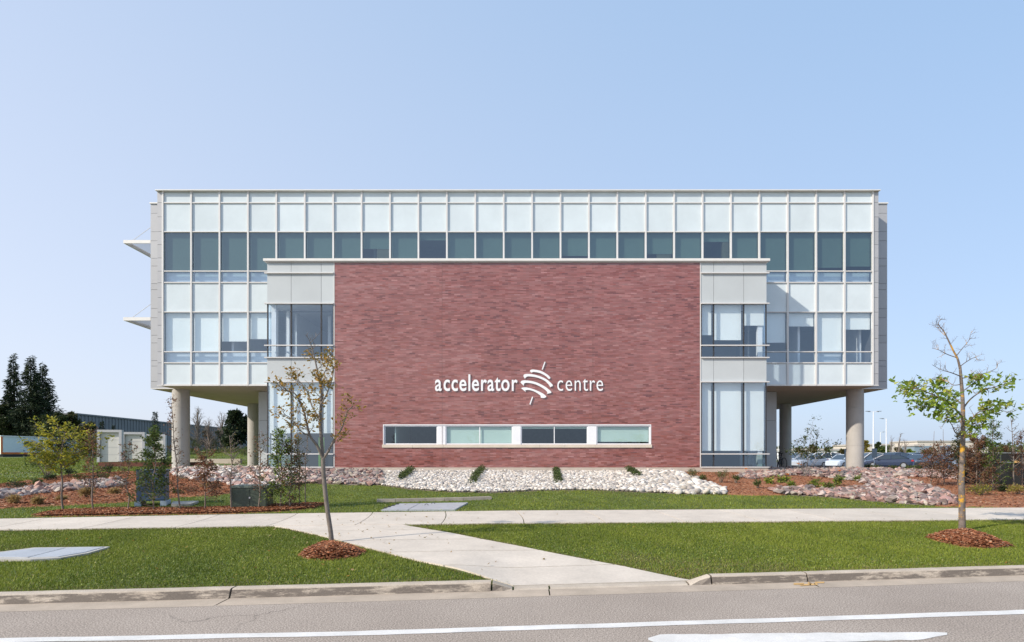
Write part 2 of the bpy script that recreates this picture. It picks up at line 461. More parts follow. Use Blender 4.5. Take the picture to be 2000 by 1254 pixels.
def kerb_piece(x0, x1):
    xv = np.linspace(x0, x1, max(3, int((x1 - x0) / 0.25)))
    b = MB(); prof = [(0.0, -0.05), (0.0, 0.008), (0.045, 0.85), (0.06, 0.96), (0.085, 1.0), (0.195, 1.0), (0.205, 0.97), (0.205, -0.05)]
    for X in xv:
        h = float(kerb_h(X)); yk = float(kerb_y(X)); wob = 0.006 * math.sin(X * 3.1) + 0.004 * math.sin(X * 7.7)
        for s_, t_ in prof: b.v.append((X, yk + (s_ + wob) / COS, h * t_ if t_ > 0 else -0.05))
    k = len(prof)
    for i in range(len(xv) - 1):
        for j in range(k - 1): b.f.append((i*k+j, (i+1)*k+j, (i+1)*k+j+1, i*k+j+1))
    b.f.append(tuple(range(k))); b.f.append(tuple(reversed(range((len(xv)-1)*k, len(xv)*k))))
    b.build('kerb_stone', M['kerbstain'], kerb, smooth=False)
kj = [-60, -30, -16, -9.4, -3.62, RA, RB, 0.36, RC, RD, 4.0, 8.6, 16, 30, 60]
for a_, b_ in zip(kj[:-1], kj[1:]): kerb_piece(a_ + 0.012, b_ - 0.012)

# road paint
def road_band(name, pts_top, pts_bot, mat, z, parent, rough_end=False):
    b = MB(); n = len(pts_top)
    T = [toroad(*p) for p in pts_top]; Bm = [toroad(*p) for p in pts_bot]
    for i in range(n - 1): b.quad((*Bm[i], z), (*Bm[i+1], z), (*T[i+1], z), (*T[i], z))
    return b.build(name, mat, parent)
mark = tag(empty('road_marking', (0, 6.2, 0.0)), 'white painted lane line and thick bar on the asphalt', 'road marking', kind='structure')
lx = np.linspace(-700, 2700, 60)
ly = np.interp(lx, [-700, 0, 700, 1300, 2000, 2700], [1286, 1251.5, 1237.5, 1218.5, 1196, 1170])
r_ = random.Random(4)
road_band('edge_line', [(x, y - 4.3 + r_.uniform(-.5, .5)) for x, y in zip(lx, ly)], [(x, y + 4.3 + r_.uniform(-.5, .5)) for x, y in zip(lx, ly)], M['paint'], 0.004, mark)
tx = np.linspace(1266, 1850, 26)
tt = [(x, np.interp(x, [1266, 1285, 1820, 1850], [1247, 1240, 1234.5, 1237]) + r_.uniform(-.8, .8)) for x in tx]
tb = [(x, np.interp(x, [1266, 1300, 1800, 1850], [1251, 1263, 1250, 1241]) + r_.uniform(-.8, .8)) for x in tx]
road_band('thick_bar', tt, tb, M['paint'], 0.004, mark)
for (x0, y0, x1, y1, w) in [(1550, 1142, 1570, 1141.5, 1.6), (1563, 1144, 1592, 1142.5, 1.6), (1578, 1139.5, 1584, 1143, 1.8), (1592, 1139, 1610, 1139, 1.3), (1590, 1141, 1597, 1143, 1.6)]:
    b = MB(); A = toroad(x0, y0 - w); B = toroad(x1, y1 - w); C_ = toroad(x1, y1 + w); D_ = toroad(x0, y0 + w)
    b.quad((*D_, 0.011), (*C_, 0.011), (*B, 0.011), (*A, 0.011)); b.build('orange_mark', M['orange_paint'], mark)

# ------------------------------------------------------------------ sidewalk and diagonal path, slab by slab
def poly_interp(pts):
    xa = [p[0] for p in pts]; ya = [p[1] for p in pts]
    return lambda x: float(np.interp(x, xa, ya))
sw_back = [(-900, 1036), (0, 1014.5), (500, 1005), (1000, 998.5), (1500, 995.5), (2000, 992.5), (2900, 985)]
sw_front = [(-900, 1060), (0, 1036), (500, 1029), (1000, 1022.8), (1500, 1019.5), (2000, 1015.5), (2900, 1006)]
WB = [onground(*p) for p in sw_back]; WF = [onground(*p) for p in sw_front]
backY = lambda X: float(np.interp(X, [p.x for p in WB], [p.y for p in WB]))
frontY = lambda X: float(np.interp(X, [p.x for p in WF], [p.y for p in WF]))
walk = tag(empty('sidewalk', (0, 15, 0.2)), 'pale concrete sidewalk crossing in front of the lawn', 'sidewalk', kind='structure')
LIFT = 0.018
def slab_mesh(corner_fn, parent, nu=6, nv=6, LIFT=0.018):
    b = MB()
    for j in range(nv + 1):
        for i in range(nu + 1):
            x, y = corner_fn(i / nu, j / nv); b.v.append((x, y, G(x, y) + LIFT))
    for j in range(nv):
        for i in range(nu):
            a = j * (nu + 1) + i; b.f.append((a, a + 1, a + nu + 2, a + nu + 1))
    # skirt so that a slab has an edge
    ring = [i for i in range(nu + 1)] + [j * (nu + 1) + nu for j in range(1, nu + 1 if nu == nv else nv + 1)] + [nv * (nu + 1) + i for i in range(nu - 1, -1, -1)] + [j * (nu + 1) for j in range(nv - 1, 0, -1)]
    n0 = len(b.v)
    for k in ring: x, y, z = b.v[k]; b.v.append((x, y, z - 0.06))
    for q in range(len(ring)):
        q2 = (q + 1) % len(ring); b.f.append((ring[q2], ring[q], n0 + q, n0 + q2))
    return b.build('slab', M['concrete'], parent)
X = -26.0
while X < 26.0:
    w = 1.86; sk = 0.16
    def cf(u, v, X=X, w=w):
        xx = X + 0.011 + u * (w - 0.022)
        xb = xx - v * 2.2 * 0.10
        yf = frontY(xx); yb = backY(xb); return xx + (xb - xx) * v, yf + (yb - yf) * v
    slab_mesh(cf, walk); X += w

pathL = [(518, 1026.0), (560, 1032), (620, 1045), (700, 1066), (820, 1096.5), (946, 1127), (1003, 1146.5)]
pathR = [(762, 1021.5), (800, 1028), (896, 1044.5), (985, 1062), (1080, 1081), (1220, 1107.5), (1371, 1136.5)]
PL = [onground(*p) for p in pathL]; PR = [onground(*p) for p in pathR]
def along(P_, t):
    seg = [(P_[i+1] - P_[i]).length for i in range(len(P_) - 1)]; tot = sum(seg); d = t * tot
    for i, s_ in enumerate(seg):
        if d <= s_ or i == len(seg) - 1: return P_[i].lerp(P_[i+1], min(1, d / s_))
        d -= s_
# ends sit just behind the kerb lip
for P_ in (PL, PR):
    e = P_[-1]; e.y = float(kerb_y(e.x)) + 0.215
diag = tag(empty('path', (0, 11, 0.15)), 'diagonal concrete path running from the kerb ramp to the sidewalk', 'path', kind='structure')
ts = [0, 0.2, 0.42, 0.62, 0.82, 1.0]
for a_, b_ in zip(ts[:-1], ts[1:]):
    def cf(u, v, a_=a_, b_=b_):
        t = b_ - 0.0025 + (a_ + 0.0025 - b_ + 0.0025) * v
        p = along(PL, t).lerp(along(PR, t), u)
        lip = float(kerb_y(p.x)) + 0.215
        return p.x, max(p.y, lip)
    slab_mesh(cf, diag, 16, 16, 0.011)

# ------------------------------------------------------------------ planting beds (outlines in photo pixels, laid on the ground)
BED = {}
BED['mulch_left'] = [(-200, 962), (0, 946), (50, 940), (110, 931), (190, 924), (250, 922), (330, 921), (352, 936), (420, 940), (530, 950), (525, 957), (470, 960), (424, 967), (350, 971), (270, 979), (150, 986), (60, 990), (0, 993), (-200, 1003)]
BED['mulch_strip'] = [(62, 1009.0), (84, 1003), (120, 998), (200, 994), (300, 993.5), (400, 993), (480, 990), (540, 986.5), (600, 984), (636, 984.5), (612, 993), (560, 998), (480, 1002), (380, 1004), (260, 1005.5), (150, 1007.5)]
BED['mulch_right'] = [(1308, 921), (1340, 919), (1420, 917), (1500, 916.5), (1600, 917), (1760, 918), (1900, 921), (2000, 924), (2300, 930), (2300, 1000), (2000, 992), (1900, 990), (1845, 990), (1700, 975), (1560, 966), (1480, 968), (1405, 965.5)]
BED['mulch_back'] = [(1200, 913.0), (1200, 912.9)]
BED['pebbles'] = [(735, 919.5), (1312, 919.5), (1340, 930), (1370, 942), (1400, 952), (1420, 962), (1416, 966), (1340, 965), (1250, 961.5), (1180, 958), (1100, 957.5), (1040, 959), (960, 962.5), (880, 961), (800, 955.5), (745, 948)]
BED['rocks_mid'] = [(585, 921), (740, 919.5), (752, 948), (700, 948), (640, 945), (590, 944)]
BED['rocks_left'] = [(338, 918), (420, 915.5), (520, 917), (600, 920), (600, 944), (560, 948), (545, 956), (505, 958), (430, 944), (380, 939), (338, 930)]
BED['rocks_right'] = [(1440, 934), (1450, 927), (1500, 920), (1580, 917.5), (1660, 918.5), (1700, 918.5), (1790, 920), (1885, 925), (1885, 939), (1820, 935), (1750, 930.5), (1730, 931), (1760, 938), (1800, 948), (1850, 964), (1880, 984), (1840, 989), (1760, 984), (1690, 978), (1620, 971), (1520, 966), (1500, 959), (1560, 956.5), (1640, 957), (1690, 953), (1694, 948), (1670, 941), (1600, 933), (1550, 930), (1500, 933), (1470, 938)]
BED['creek'] = [(-60, 985), (-60, 972), (0, 964), (40, 958), (90, 952), (140, 947), (190, 942), (245, 941), (245, 951), (190, 957), (140, 960), (90, 965), (40, 971), (0, 977)]

BEDZ = {}
def bed_sheet(name, poly, lift, mat, label, cat, kind='stuff', mound=0.0, step=0.22, rise=0.6, name_key=None):
    """fill an outline on the ground with a fine sheet; its rim sinks into the ground"""
    W_ = np.array([tuple(onground(*p))[:2] for p in poly])
    x0, y0 = W_.min(0); x1, y1 = W_.max(0)
    sx_ = max(step, (x1 - x0) / 260); sy_ = max(step, (y1 - y0) / 200)
    gx = np.arange(x0, x1 + sx_, sx_); gy = np.arange(y0, y1 + sy_, sy_)
    Xg, Yg = np.meshgrid(gx, gy); ins = inpoly(Xg, Yg, [tuple(w) for w in W_])
    def dist_in(Xa, Ya):
        d = np.full(np.shape(Xa), 1e9)
        for i in range(len(W_)):
            p, q = W_[i], W_[(i + 1) % len(W_)]; e = q - p; L = (e ** 2).sum() + 1e-9
            t = np.clip(((Xa - p[0]) * e[0] + (Ya - p[1]) * e[1]) / L, 0, 1)
            d = np.minimum(d, np.hypot(Xa - p[0] - t * e[0], Ya - p[1] - t * e[1]))
        return np.where(inpoly(Xa, Ya, [tuple(w) for w in W_]), d, -d)
    d = dist_in(Xg, Yg)
    BEDZ[name_key or name] = lambda Xa, Ya: ground(Xa, Ya) + np.clip(dist_in(Xa, Ya) * 0.35, -0.06, lift) + mound * smooth(0, rise, dist_in(Xa, Ya))
    Zg = ground(Xg, Yg) + np.clip(d * 0.35, -0.06, lift) + mound * smooth(0, rise, d) + np.where(d > 0.05, 0.012 * snoise(Xg, Yg, 9, 9.0), 0)
    keep = d > -sx_ * 1.6
    idx = -np.ones(Xg.shape, int); idx[keep] = np.arange(keep.sum())
    Vv = np.stack([Xg[keep], Yg[keep], Zg[keep]], -1)
    a = idx[:-1, :-1]; b2 = idx[:-1, 1:]; c2 = idx[1:, 1:]; d2 = idx[1:, :-1]
    ok = (a >= 0) & (b2 >= 0) & (c2 >= 0) & (d2 >= 0)
    o = link(name, np_mesh(name, Vv, np.stack([a[ok], b2[ok], c2[ok], d2[ok]], -1), mat, smooth=True))
    return tag(o, label, cat, kind=kind)

bed_sheet('mulch_bed', BED['mulch_left'], 0.03, M['mulch'], 'reddish bark mulch bed beside the blue utility box and shrubs', 'mulch', 'structure')
bed_sheet('mulch_bed', BED['mulch_strip'], 0.04, M['mulch'], 'narrow bark mulch strip along the sidewalk under a row of saplings', 'mulch', 'structure', step=0.12)
bed_sheet('mulch_bed', BED['mulch_right'], 0.03, M['mulch'], 'rusty bark mulch bed around the pink rock swale', 'mulch', 'structure')

# ------------------------------------------------------------------ stones
def ico(sub=1):
    t = (1 + 5 ** 0.5) / 2
    v = [(-1,t,0),(1,t,0),(-1,-t,0),(1,-t,0),(0,-1,t),(0,1,t),(0,-1,-t),(0,1,-t),(t,0,-1),(t,0,1),(-t,0,-1),(-t,0,1)]
    f = [(0,11,5),(0,5,1),(0,1,7),(0,7,10),(0,10,11),(1,5,9),(5,11,4),(11,10,2),(10,7,6),(7,1,8),(3,9,4),(3,4,2),(3,2,6),(3,6,8),(3,8,9),(4,9,5),(2,4,11),(6,2,10),(8,6,7),(9,8,1)]
    v = [np.array(p) / np.linalg.norm(p) for p in v]
    for _ in range(sub):
        cache = {}; nf = []
        def mid(a, b):
            k = (min(a, b), max(a, b))
            if k not in cache:
                p = (v[a] + v[b]) / 2; v.append(p / np.linalg.norm(p)); cache[k] = len(v) - 1
            return cache[k]
        for a, b, c in f:
            ab, bc, ca = mid(a, b), mid(b, c), mid(c, a); nf += [(a, ab, ca), (b, bc, ab), (c, ca, bc), (ab, bc, ca)]
        f = nf
    return np.array(v), np.array(f)
ICV1, ICF1 = ico(1); ICV0, ICF0 = ico(0)
def rock_shape(rng, angular):
    V = (ICV0 if angular else ICV1).copy()
    if angular: V = V * rng.uniform(.62, 1.25, (len(V), 1)) + rng.normal(scale=.17, size=V.shape)
    n = rng.normal(size=(11 if angular else 6, 3)); n /= np.linalg.norm(n, axis=1)[:, None]
    d = rng.uniform(0.34, 0.74, len(n)) if angular else rng.uniform(0.8, 0.95, len(n))
    for q, dd in zip(n, d) if not angular else zip(n[:3], d[:3] + .1):
        pr = V @ q; V = np.where((pr > dd)[:, None], V - (pr - dd)[:, None] * q * (1.0 if angular else 0.6), V)
    V += rng.normal(scale=0.02 if angular else 0.012, size=V.shape)
    return V * np.array([1.0, rng.uniform(0.6, 0.95), rng.uniform(0.42, 0.72)])
PINK = np.array([[0.36, 0.225, 0.185], [0.42, 0.28, 0.24], [0.28, 0.175, 0.15], [0.46, 0.35, 0.31], [0.20, 0.16, 0.155], [0.36, 0.30, 0.275], [0.32, 0.205, 0.195], [0.40, 0.35, 0.29], [0.27, 0.235, 0.22], [0.44, 0.37, 0.34], [0.16, 0.12, 0.11]])
WHITE = np.array([[0.60, 0.56, 0.50], [0.68, 0.64, 0.58], [0.52, 0.47, 0.41], [0.44, 0.39, 0.34], [0.62, 0.55, 0.48], [0.36, 0.33, 0.31], [0.66, 0.63, 0.60]])
MIXED = np.concatenate([PINK[[0, 1, 3, 5]], WHITE[[0, 1, 4, 6]]])
def rotz(a): c, s = np.cos(a), np.sin(a); return np.array([[c, -s, 0], [s, c, 0], [0, 0, 1]])
def rotx(a): c, s = np.cos(a), np.sin(a); return np.array([[1, 0, 0], [0, c, -s], [0, s, c]])
def stone_bed(name, poly, label, palette, size, spacing, angular, n_obj, seed, sizefn=None, layers=1):
    rng = np.random.default_rng(seed); ICF = ICF0 if angular else ICF1; ICV = ICV0 if angular else ICV1
    parent = bed_sheet(name, poly, 0.03, M['rockbase'], label, 'rock bed', 'structure')
    W_ = np.array([tuple(onground(*p))[:2] for p in poly]); x0, y0 = W_.min(0); x1, y1 = W_.max(0)
    pts = []
    for L in range(layers):
        gx = np.arange(x0, x1, spacing); gy = np.arange(y0, y1, spacing * 0.87)
        Xg, Yg = np.meshgrid(gx, gy); Xg = Xg + (np.arange(len(gy)) % 2)[:, None] * spacing / 2 + L * spacing * 0.5
        Xg = Xg + rng.uniform(-.38, .38, Xg.shape) * spacing; Yg = Yg + rng.uniform(-.38, .38, Yg.shape) * spacing
        ok = inpoly(Xg, Yg, [tuple(w) for w in W_])
        pts.append(np.stack([Xg[ok], Yg[ok], np.full(ok.sum(), L)], -1))
    pts = np.concatenate(pts)
    ppx, ppy = proj(pts[:, 0], pts[:, 1], ground(pts[:, 0], pts[:, 1]))
    s = np.clip(rng.lognormal(0, 0.3, len(pts)), .55, 1.6) * size * (1.2 if angular else 1.0)
    if sizefn is not None: s = s * sizefn(ppx, ppy)
    z = ground(pts[:, 0], pts[:, 1]) + 0.03 + s * rng.uniform(.1, .5, len(pts))
    scr = s / pts[:, 1]; scr = np.where((ppx > -20) & (ppx < 2020), scr, 0)
    order = np.argsort(-scr); top = order[:n_obj]; rest = order[n_obj:]
    var = []
    for k in range(18):
        Vv = rock_shape(rng, angular); c = palette[rng.integers(len(palette))] * rng.uniform(0.65, 1.15)
        me = np_mesh('stone', Vv, ICF, M['stone'], np.tile(c, (len(Vv), 1)), smooth=not angular); var.append(me)
    for i in top:
        o = link('stone', var[rng.integers(18)], parent, (pts[i, 0], pts[i, 1], z[i]))
        o.rotation_euler = (rng.uniform(-.6, .6), rng.uniform(-.6, .6), rng.uniform(0, 6.28)); o.scale = (s[i],) * 3
    if len(rest):
        shp = [rock_shape(rng, angular) for _ in range(24)]
        Vs, Fs, Cs = [], [], []
        for k, i in enumerate(rest):
            R = rotz(rng.uniform(0, 6.28)) @ rotx(rng.uniform(-.4, .4))
            Vs.append(shp[rng.integers(24)] @ R.T * s[i] + np.array([pts[i, 0], pts[i, 1], z[i]]))
            Fs.append(ICF + k * len(ICV)); Cs.append(np.tile(palette[rng.integers(len(palette))] * rng.uniform(0.62, 1.15), (len(ICV), 1)))
        o = link('stone_fill', np_mesh('stone_fill', np.concatenate(Vs), np.concatenate(Fs), M['stone'], np.concatenate(Cs), smooth=not angular), parent)
        o['kind'] = 'stuff'
    return parent
stone_bed('pebble_bed', BED['pebbles'], 'bed of white rounded river stones sloping below the brick wall', WHITE, 0.058, 0.10, False, 240, 11, lambda x, y: 1 + 0.9 * smooth(1180, 1330, x) * np.where(np.random.default_rng(3).uniform(0, 1, len(x)) < .5, 1, .2))
stone_bed('rock_bed', BED['rocks_mid'], 'bank of angular pink rocks between white stones and lawn', PINK, 0.105, 0.15, True, 240, 12)
stone_bed('rock_bed', BED['rocks_left'], 'pile of mixed white and pink boulders around the column base', MIXED, 0.115, 0.17, True, 290, 13)
stone_bed('rock_bed', BED['rocks_right'], 'broad swale of angular pink rocks winding through mulch', PINK, 0.112, 0.155, True, 300, 14)
stone_bed('rock_bed', BED['creek'], 'thin line of grey and pink rocks crossing the mulch bed', np.concatenate([PINK[[0, 3, 4, 5]], WHITE[[3, 5]]]), 0.115, 0.21, True, 260, 15)

# loose bark chips over the mulch, nobody could count them
def chips(poly, n, seed, parent=None, zf=None, name='bark_chips', label=None):
    rng = np.random.default_rng(seed)
    W_ = np.array([tuple(onground(*p))[:2] for p in poly]); x0, y0 = W_.min(0); x1, y1 = W_.max(0)
    X_ = rng.uniform(x0, x1, n * 3); Y_ = rng.uniform(y0, y1, n * 3); ok = inpoly(X_, Y_, [tuple(w) for w in W_])
    X_ = X_[ok][:n]; Y_ = Y_[ok][:n]; Z_ = ground(X_, Y_) + 0.045 if zf is None else zf(X_, Y_)
    n = len(X_); a = rng.uniform(0, 6.28, n); L = rng.uniform(0.02, 0.06, n); w = rng.uniform(0.006, 0.016, n); ti = rng.uniform(-.35, .35, n)
    d = np.stack([np.cos(a), np.sin(a), ti], -1) * L[:, None]; e = np.stack([-np.sin(a), np.cos(a), rng.uniform(-.5, .5, n)], -1) * w[:, None]
    c0 = np.stack([X_, Y_, Z_], -1)
    V = np.stack([c0 - d - e, c0 + d - e, c0 + d + e, c0 - d + e], 1).reshape(-1, 3)
    base = np.array([[0.33, 0.125, 0.058], [0.24, 0.085, 0.04], [0.40, 0.19, 0.10], [0.13, 0.055, 0.032], [0.45, 0.30, 0.20]])
    C = np.repeat(base[rng.choice(5, n, p=[.35, .28, .2, .12, .05])] * rng.uniform(.8, 1.2, n)[:, None], 4, 0)
    o = link(name, np_mesh(name, V, np.arange(n * 4).reshape(n, 4), M['chips'], C), parent)
    o['kind'] = 'stuff'
    if label: tag(o, label, 'mulch')
    return o
chips(BED['mulch_left'], 26000, 31, label='loose bark chips over the mulch bed near the blue box')
chips(BED['mulch_strip'], 16000, 32, label='loose bark chips on the strip under the saplings')
chips(BED['mulch_right'], 36000, 33, label='loose bark chips over the mulch bed around the rock swale')

# ------------------------------------------------------------------ the office building
D = 32.4                      # front plane of the raised box
K = F / D                     # photo pixels per metre there
DP = 30.8                     # front plane of the brick podium
KP = F / DP
fx = lambda px: (px - CX) / K
fz = lambda py: CZ - (py - HY) / K
bx = lambda px: (px - CX) / KP
bz = lambda py: CZ - (py - HY) / KP
BACK = 50.0
bld = tag(empty('office_building', (0, D, 1.0)), 'three storey office building with glass upper floors and red brick front', 'building')

XL, XR = fx(318), fx(1705)
PITCH = (XR - XL) / 25
ZT, ZB = fz(373), fz(752.5)
XBL, XBR = fx(307), fx(1716)
# solid body behind the curtain walls: floor slabs, roof, rear and side walls
def part(name, parts, mat, parent=None, smooth=False):
    b = MB()
    for p in parts: b.box(*p)
    return b.build(name, mat, parent or bld, smooth)
DS = D + 1.55                # front plane of the set back side wings
WL, WR = (294 - CX) * DS / F, (1733 - CX) * DS / F
Z2F, Z2C, Z3F, Z3C = fz(722), fz(603), fz(560), fz(446)
part('roof', [(XBL + .02, XBR - .02, D + .16, BACK, ZT - .32, ZT - .1), (WL + .02, XBL + .02, DS + .1, BACK - 1.5, ZT - .33, ZT - .11), (XBR - .02, WR - .02, DS + .1, BACK - 1.5, ZT - .33, ZT - .11)], M['roof'])
part('floor_slab', [(XBL + .3, XBR - .3, D + .32, BACK - .3, Z3F - .02, Z3F)], M['carpet'])
part('floor_slab', [(XBL + .3, XBR - .3, D + .32, BACK - .3, Z2F - .02, Z2F)], M['carpet'])
part('ceiling', [(XBL + .3, XBR - .3, D + .30, BACK - .3, Z3C, Z3C + .03)], M['ceiling'])
part('ceiling', [(XBL + .3, XBR - .3, D + .30, BACK - .3, Z2C, Z2C + .03)], M['ceiling'])
part('core_wall', [(XBL + .3, XBR - .3, D + 6.0, D + 6.2, ZB + .2, ZT - .4)], M['room'])
part('rear_wall', [(XBL, XBR, BACK - .2, BACK, ZB + .02, ZT - .02)], M['sidepanel'])
part('soffit', [(XBL + .05, XBR - .05, D + .12, BACK - .05, ZB - .02, ZB + .12)], M['soffit'])
part('soffit', [(WL + .03, XBL + .06, DS + .03, BACK - 1.5, ZB - .024, ZB + .1)], M['soffit'])
part('soffit', [(XBR - .06, WR - .03, DS + .03, BACK - 1.5, ZB - .024, ZB + .1)], M['soffit'])
# ceiling lights of the second floor
for i, (x, y) in enumerate([(-17.2, 34.5), (-14.5, 34.5), (13.6, 34.2), (15.4, 34.3), (17.4, 34.2), (14.4, 36.2), (16.6, 36.2), (13.0, 36.0)]):
    boxo('ceiling_light', x - .6, x + .6, y - .15, y + .15, Z2C - .05, Z2C - .003, M['white'], bld)
# room dividers seen through the glass
for x in (-15.6, -12.2, 14.9, 18.2):
    boxo('partition', x - .06, x + .06, D + .7, D + 5.9, Z2F, Z2C - .01, M['white'], bld)
for x in (-14.9, -8.0, -2.1, 4.9, 11.0):
    boxo('partition', x - .06, x + .06, D + .9, D + 5.9, Z3F, Z3C - .01, M['room'], bld)

# --- curtain wall of the raised box
cw = empty('curtain_wall', (0, D, ZB), bld)
ROWS = [(374, 395.8, 'spandrel'), (395.8, 452.5, 'spandrel'), (452.5, 529.5, 'dark'), (529.5, 551.6, 'low'), (551.6, 609.2, 'spandrel'), (609.2, 687, 'vision'), (687, 708.5, 'low'), (708.5, 752.2, 'spandrel')]
drop3 = {2: .97, 5: .98, 7: .42, 9: .2, 12: .98, 13: .96, 14: .6, 16: .97, 17: .55, 19: .24, 22: .97, 23: .9, 24: .87}
tan3 = {7: (.5, 1.0), 12: (.5, 1.0), 17: (.42, .95), 19: (.75, 1.0)}
drop2 = {0: 1.0, 1: 1.0, 2: .74, 3: .68, 21: .77, 22: .36, 23: 1.0, 24: .44}
def need(i, r): return r < 3 or i <= 3 or i >= 21
for i in range(25):
    x0 = XL + i * PITCH; x1 = x0 + PITCH
    for r, (ya, yb, kd) in enumerate(ROWS):
        if not need(i, r): continue
        za, zb = fz(yb), fz(ya)
        if kd == 'spandrel':
            boxo('spandrel_panel', x0 + .03, x1 - .03, D + .05, D + .09, za + .02, zb - .02, M['spandrel'], cw)
        else:
            mt = {'dark': M['glass_dark'], 'vision': M['glass_clear'], 'low': M['glass_blue']}[kd]
            b = MB(); hx = PITCH / 2 - .03; hz = (zb - za) / 2 - .02
            b.quad((-hx, 0, -hz), (hx, 0, -hz), (hx, 0, hz), (-hx, 0, hz))
            k = ('pane', round(hz, 3), mt.name)
            if k not in _boxcache: _boxcache[k] = b.mesh('pane', mt)
            link('pane', _boxcache[k], cw, ((x0 + x1) / 2, D + .055, (za + zb) / 2))
            if kd == 'dark':
                dr = drop3.get(i, 1.0); h = zb - za
                boxo('blind', x0 + .05, x1 - .05, D + .20, D + .206, zb - dr * h + .03, zb - .03, M['blind_dark'], cw)
                if i in tan3: boxo('cabinet_back', x0 + PITCH * tan3[i][0], x0 + PITCH * tan3[i][1] - .05, D + .22, D + .4, za + .03, zb - .35, M['tan'], cw)
            elif kd == 'vision':
                dr = drop2.get(i, 1.0); h = zb - za
                boxo('blind', x0 + .05, x1 - .05, D + .20, D + .206, zb - dr * h + .03, zb - .03, M['blind'], cw)
            elif kd == 'low' and (r == 3 or i in (0, 1, 2, 3, 23)):
                boxo('back_panel', x0 + .04, x1 - .04, D + .30, D + .32, za + .02, zb - .02, M['bluespandrel'], cw)
for i in range(26):
    x = XL + i * PITCH
    if i <= 4 or i >= 21: z0 = fz(752.6)
    else: z0 = fz(530)
    boxo('mullion', x - .042, x + .042, D - .03, D + .12, z0, ZT - .02, M['frame'], cw)
for y in (395.8, 452.5):
    boxo('transom', XL, XR, D - .012, D + .118, fz(y) - .026, fz(y) + .026, M['frame'], cw)
for y in (529.5, 551.6, 609.2, 687, 708.5, 751.4):
    for xa, xb in ((XL, XL + 4 * PITCH), (XL + 21 * PITCH, XR)):
        boxo('transom', xa, xb, D - .012, D + .118, fz(y) - .026, fz(y) + .026, M['frame'], cw)
boxo('parapet_cap', fx(306), fx(1717), D - .16, D + .5, ZT - .03, ZT + .012, M['cap'], bld)
# backing of spandrels so that no light leaks between floors
for ya, yb in ((374, 452), (552, 609), (709, 752)):
    boxo('backing_wall', XL, XR, D + .13, D + .17, fz(yb) + .02, fz(ya) - .04, M['blackjoint'], cw)

# --- clad corner strips and side wings, panel by panel
jA = [374.5, 395.6, 423.5, 452, 477.7, 503.6, 529.5, 552, 581, 609.5, 635.3, 661, 687, 708.5, 730, 752.5]
def strip_panels(x0, x1, Yp, joints, parent, mat):
    for ya, yb in zip(joints[:-1], joints[1:]):
        zt = CZ - (ya - HY) / K; zb_ = CZ - (yb - HY) / K
        boxo('cladding_panel', x0, x1, Yp, Yp + .04, zb_ + .008, zt - .008, mat, parent)
for nm, xa, xb, wa, wb in (('L', XBL, XL - .05, WL, XBL), ('R', XR + .05, XBR, XBR, WR)):
    ws = empty('side_wing', ((wa + wb) / 2, DS, ZB), bld)
    strip_panels(xa, xb, D + .01, jA, ws, M['sidepanel'])
    strip_panels(wa, wb, DS + .01, [j + (-2 if n % 2 else 8) if 0 < n < len(jA) - 1 else j for n, j in enumerate(jA)], ws, M['sidepanel'])
    b = MB(); b.box(xa + .01, xb - .01, D + .055, DS + .3, ZB + .02, ZT - .05); b.box(wa + .01, wb - .01, DS + .055, BACK - 1.5, ZB + .01, ZT - .05)
    b.build('wing_wall', M['blackjoint'], ws)
    sx0 = wa if nm == 'L' else wb
    # outer side of the wing, tall panels
    n = 9
    for q in range(n):
        ya, yb = DS + .06 + q * (BACK - 1.6 - DS) / n, DS + .06 + (q + 1) * (BACK - 1.6 - DS) / n
        for za, zb_ in ((ZB + .02, fz(609)), (fz(609), fz(452)), (fz(452), ZT - .05)):
            if nm == 'L': boxo('cladding_panel', sx0 - .012, sx0 + .008, ya + .01, yb - .01, za + .01, zb_ - .01, M['sidepanel'], ws)
            else: boxo('cladding_panel', sx0 - .008, sx0 + .012, ya + .01, yb - .01, za + .01, zb_ - .01, M['sidepanel'], ws)
    # return of the box corner
    for q, (za, zb_) in enumerate(((ZB + .02, fz(609)), (fz(609), fz(452)), (fz(452), ZT - .05))):
        ex = xa if nm == 'L' else xb
        boxo('cladding_panel', ex - .01, ex + .01, D + .06, DS - .01, za + .01, zb_ - .01, M['sidepanel'], ws)
    boxo('wing_cap', wa - .03, wb + (.0 if nm == 'L' else .03), DS - .05, BACK - 1.4, ZT - .04, ZT + .025, M['cap'], ws)
    boxo('bottom_trim', wa, wb, DS - .01, DS + .05, ZB - .02, ZB + .01, M['cap'], ws)
boxo('bottom_trim', XBL, XBR, D - .02, D + .11, ZB - .03, ZB + .012, M['frame'], bld)

# --- sunshades on the left side
for zc in (13.67, 9.40):
    sh = empty('sunshade', (WL, DS + .2, zc), bld)
    ya, yb = DS + .02, BACK - 2.2
    boxo('front_fascia', WL - 1.52, WL - .015, ya, ya + .05, zc - .09, zc + .09, M['cap'], sh)
    boxo('outer_fascia', WL - 1.52, WL - 1.45, ya + .052, yb, zc - .09, zc + .09, M['cap'], sh)
    boxo('rear_fascia', WL - 1.52, WL - .015, yb + .002, yb + .05, zc - .09, zc + .09, M['cap'], sh)
    for q in range(10):
        x = WL - 1.36 + q * .135
        b = MB(); b.box(-.055, .055, 0, yb - ya - .06, -.012, .012); o = link('louvre', b.mesh('louvre', M['sidepanel']), sh, (x, ya + .055, zc - .02)); o.rotation_euler = (0, 0.45, 0)
    for yy in (ya + .2, (ya + yb) / 2, yb - .2):
        b = MB(); b.tube([(WL - .0, yy, zc + .95), (WL - 1.2, yy, zc + .08)], .014, 8); b.build('tie_rod', M['frame'], sh)

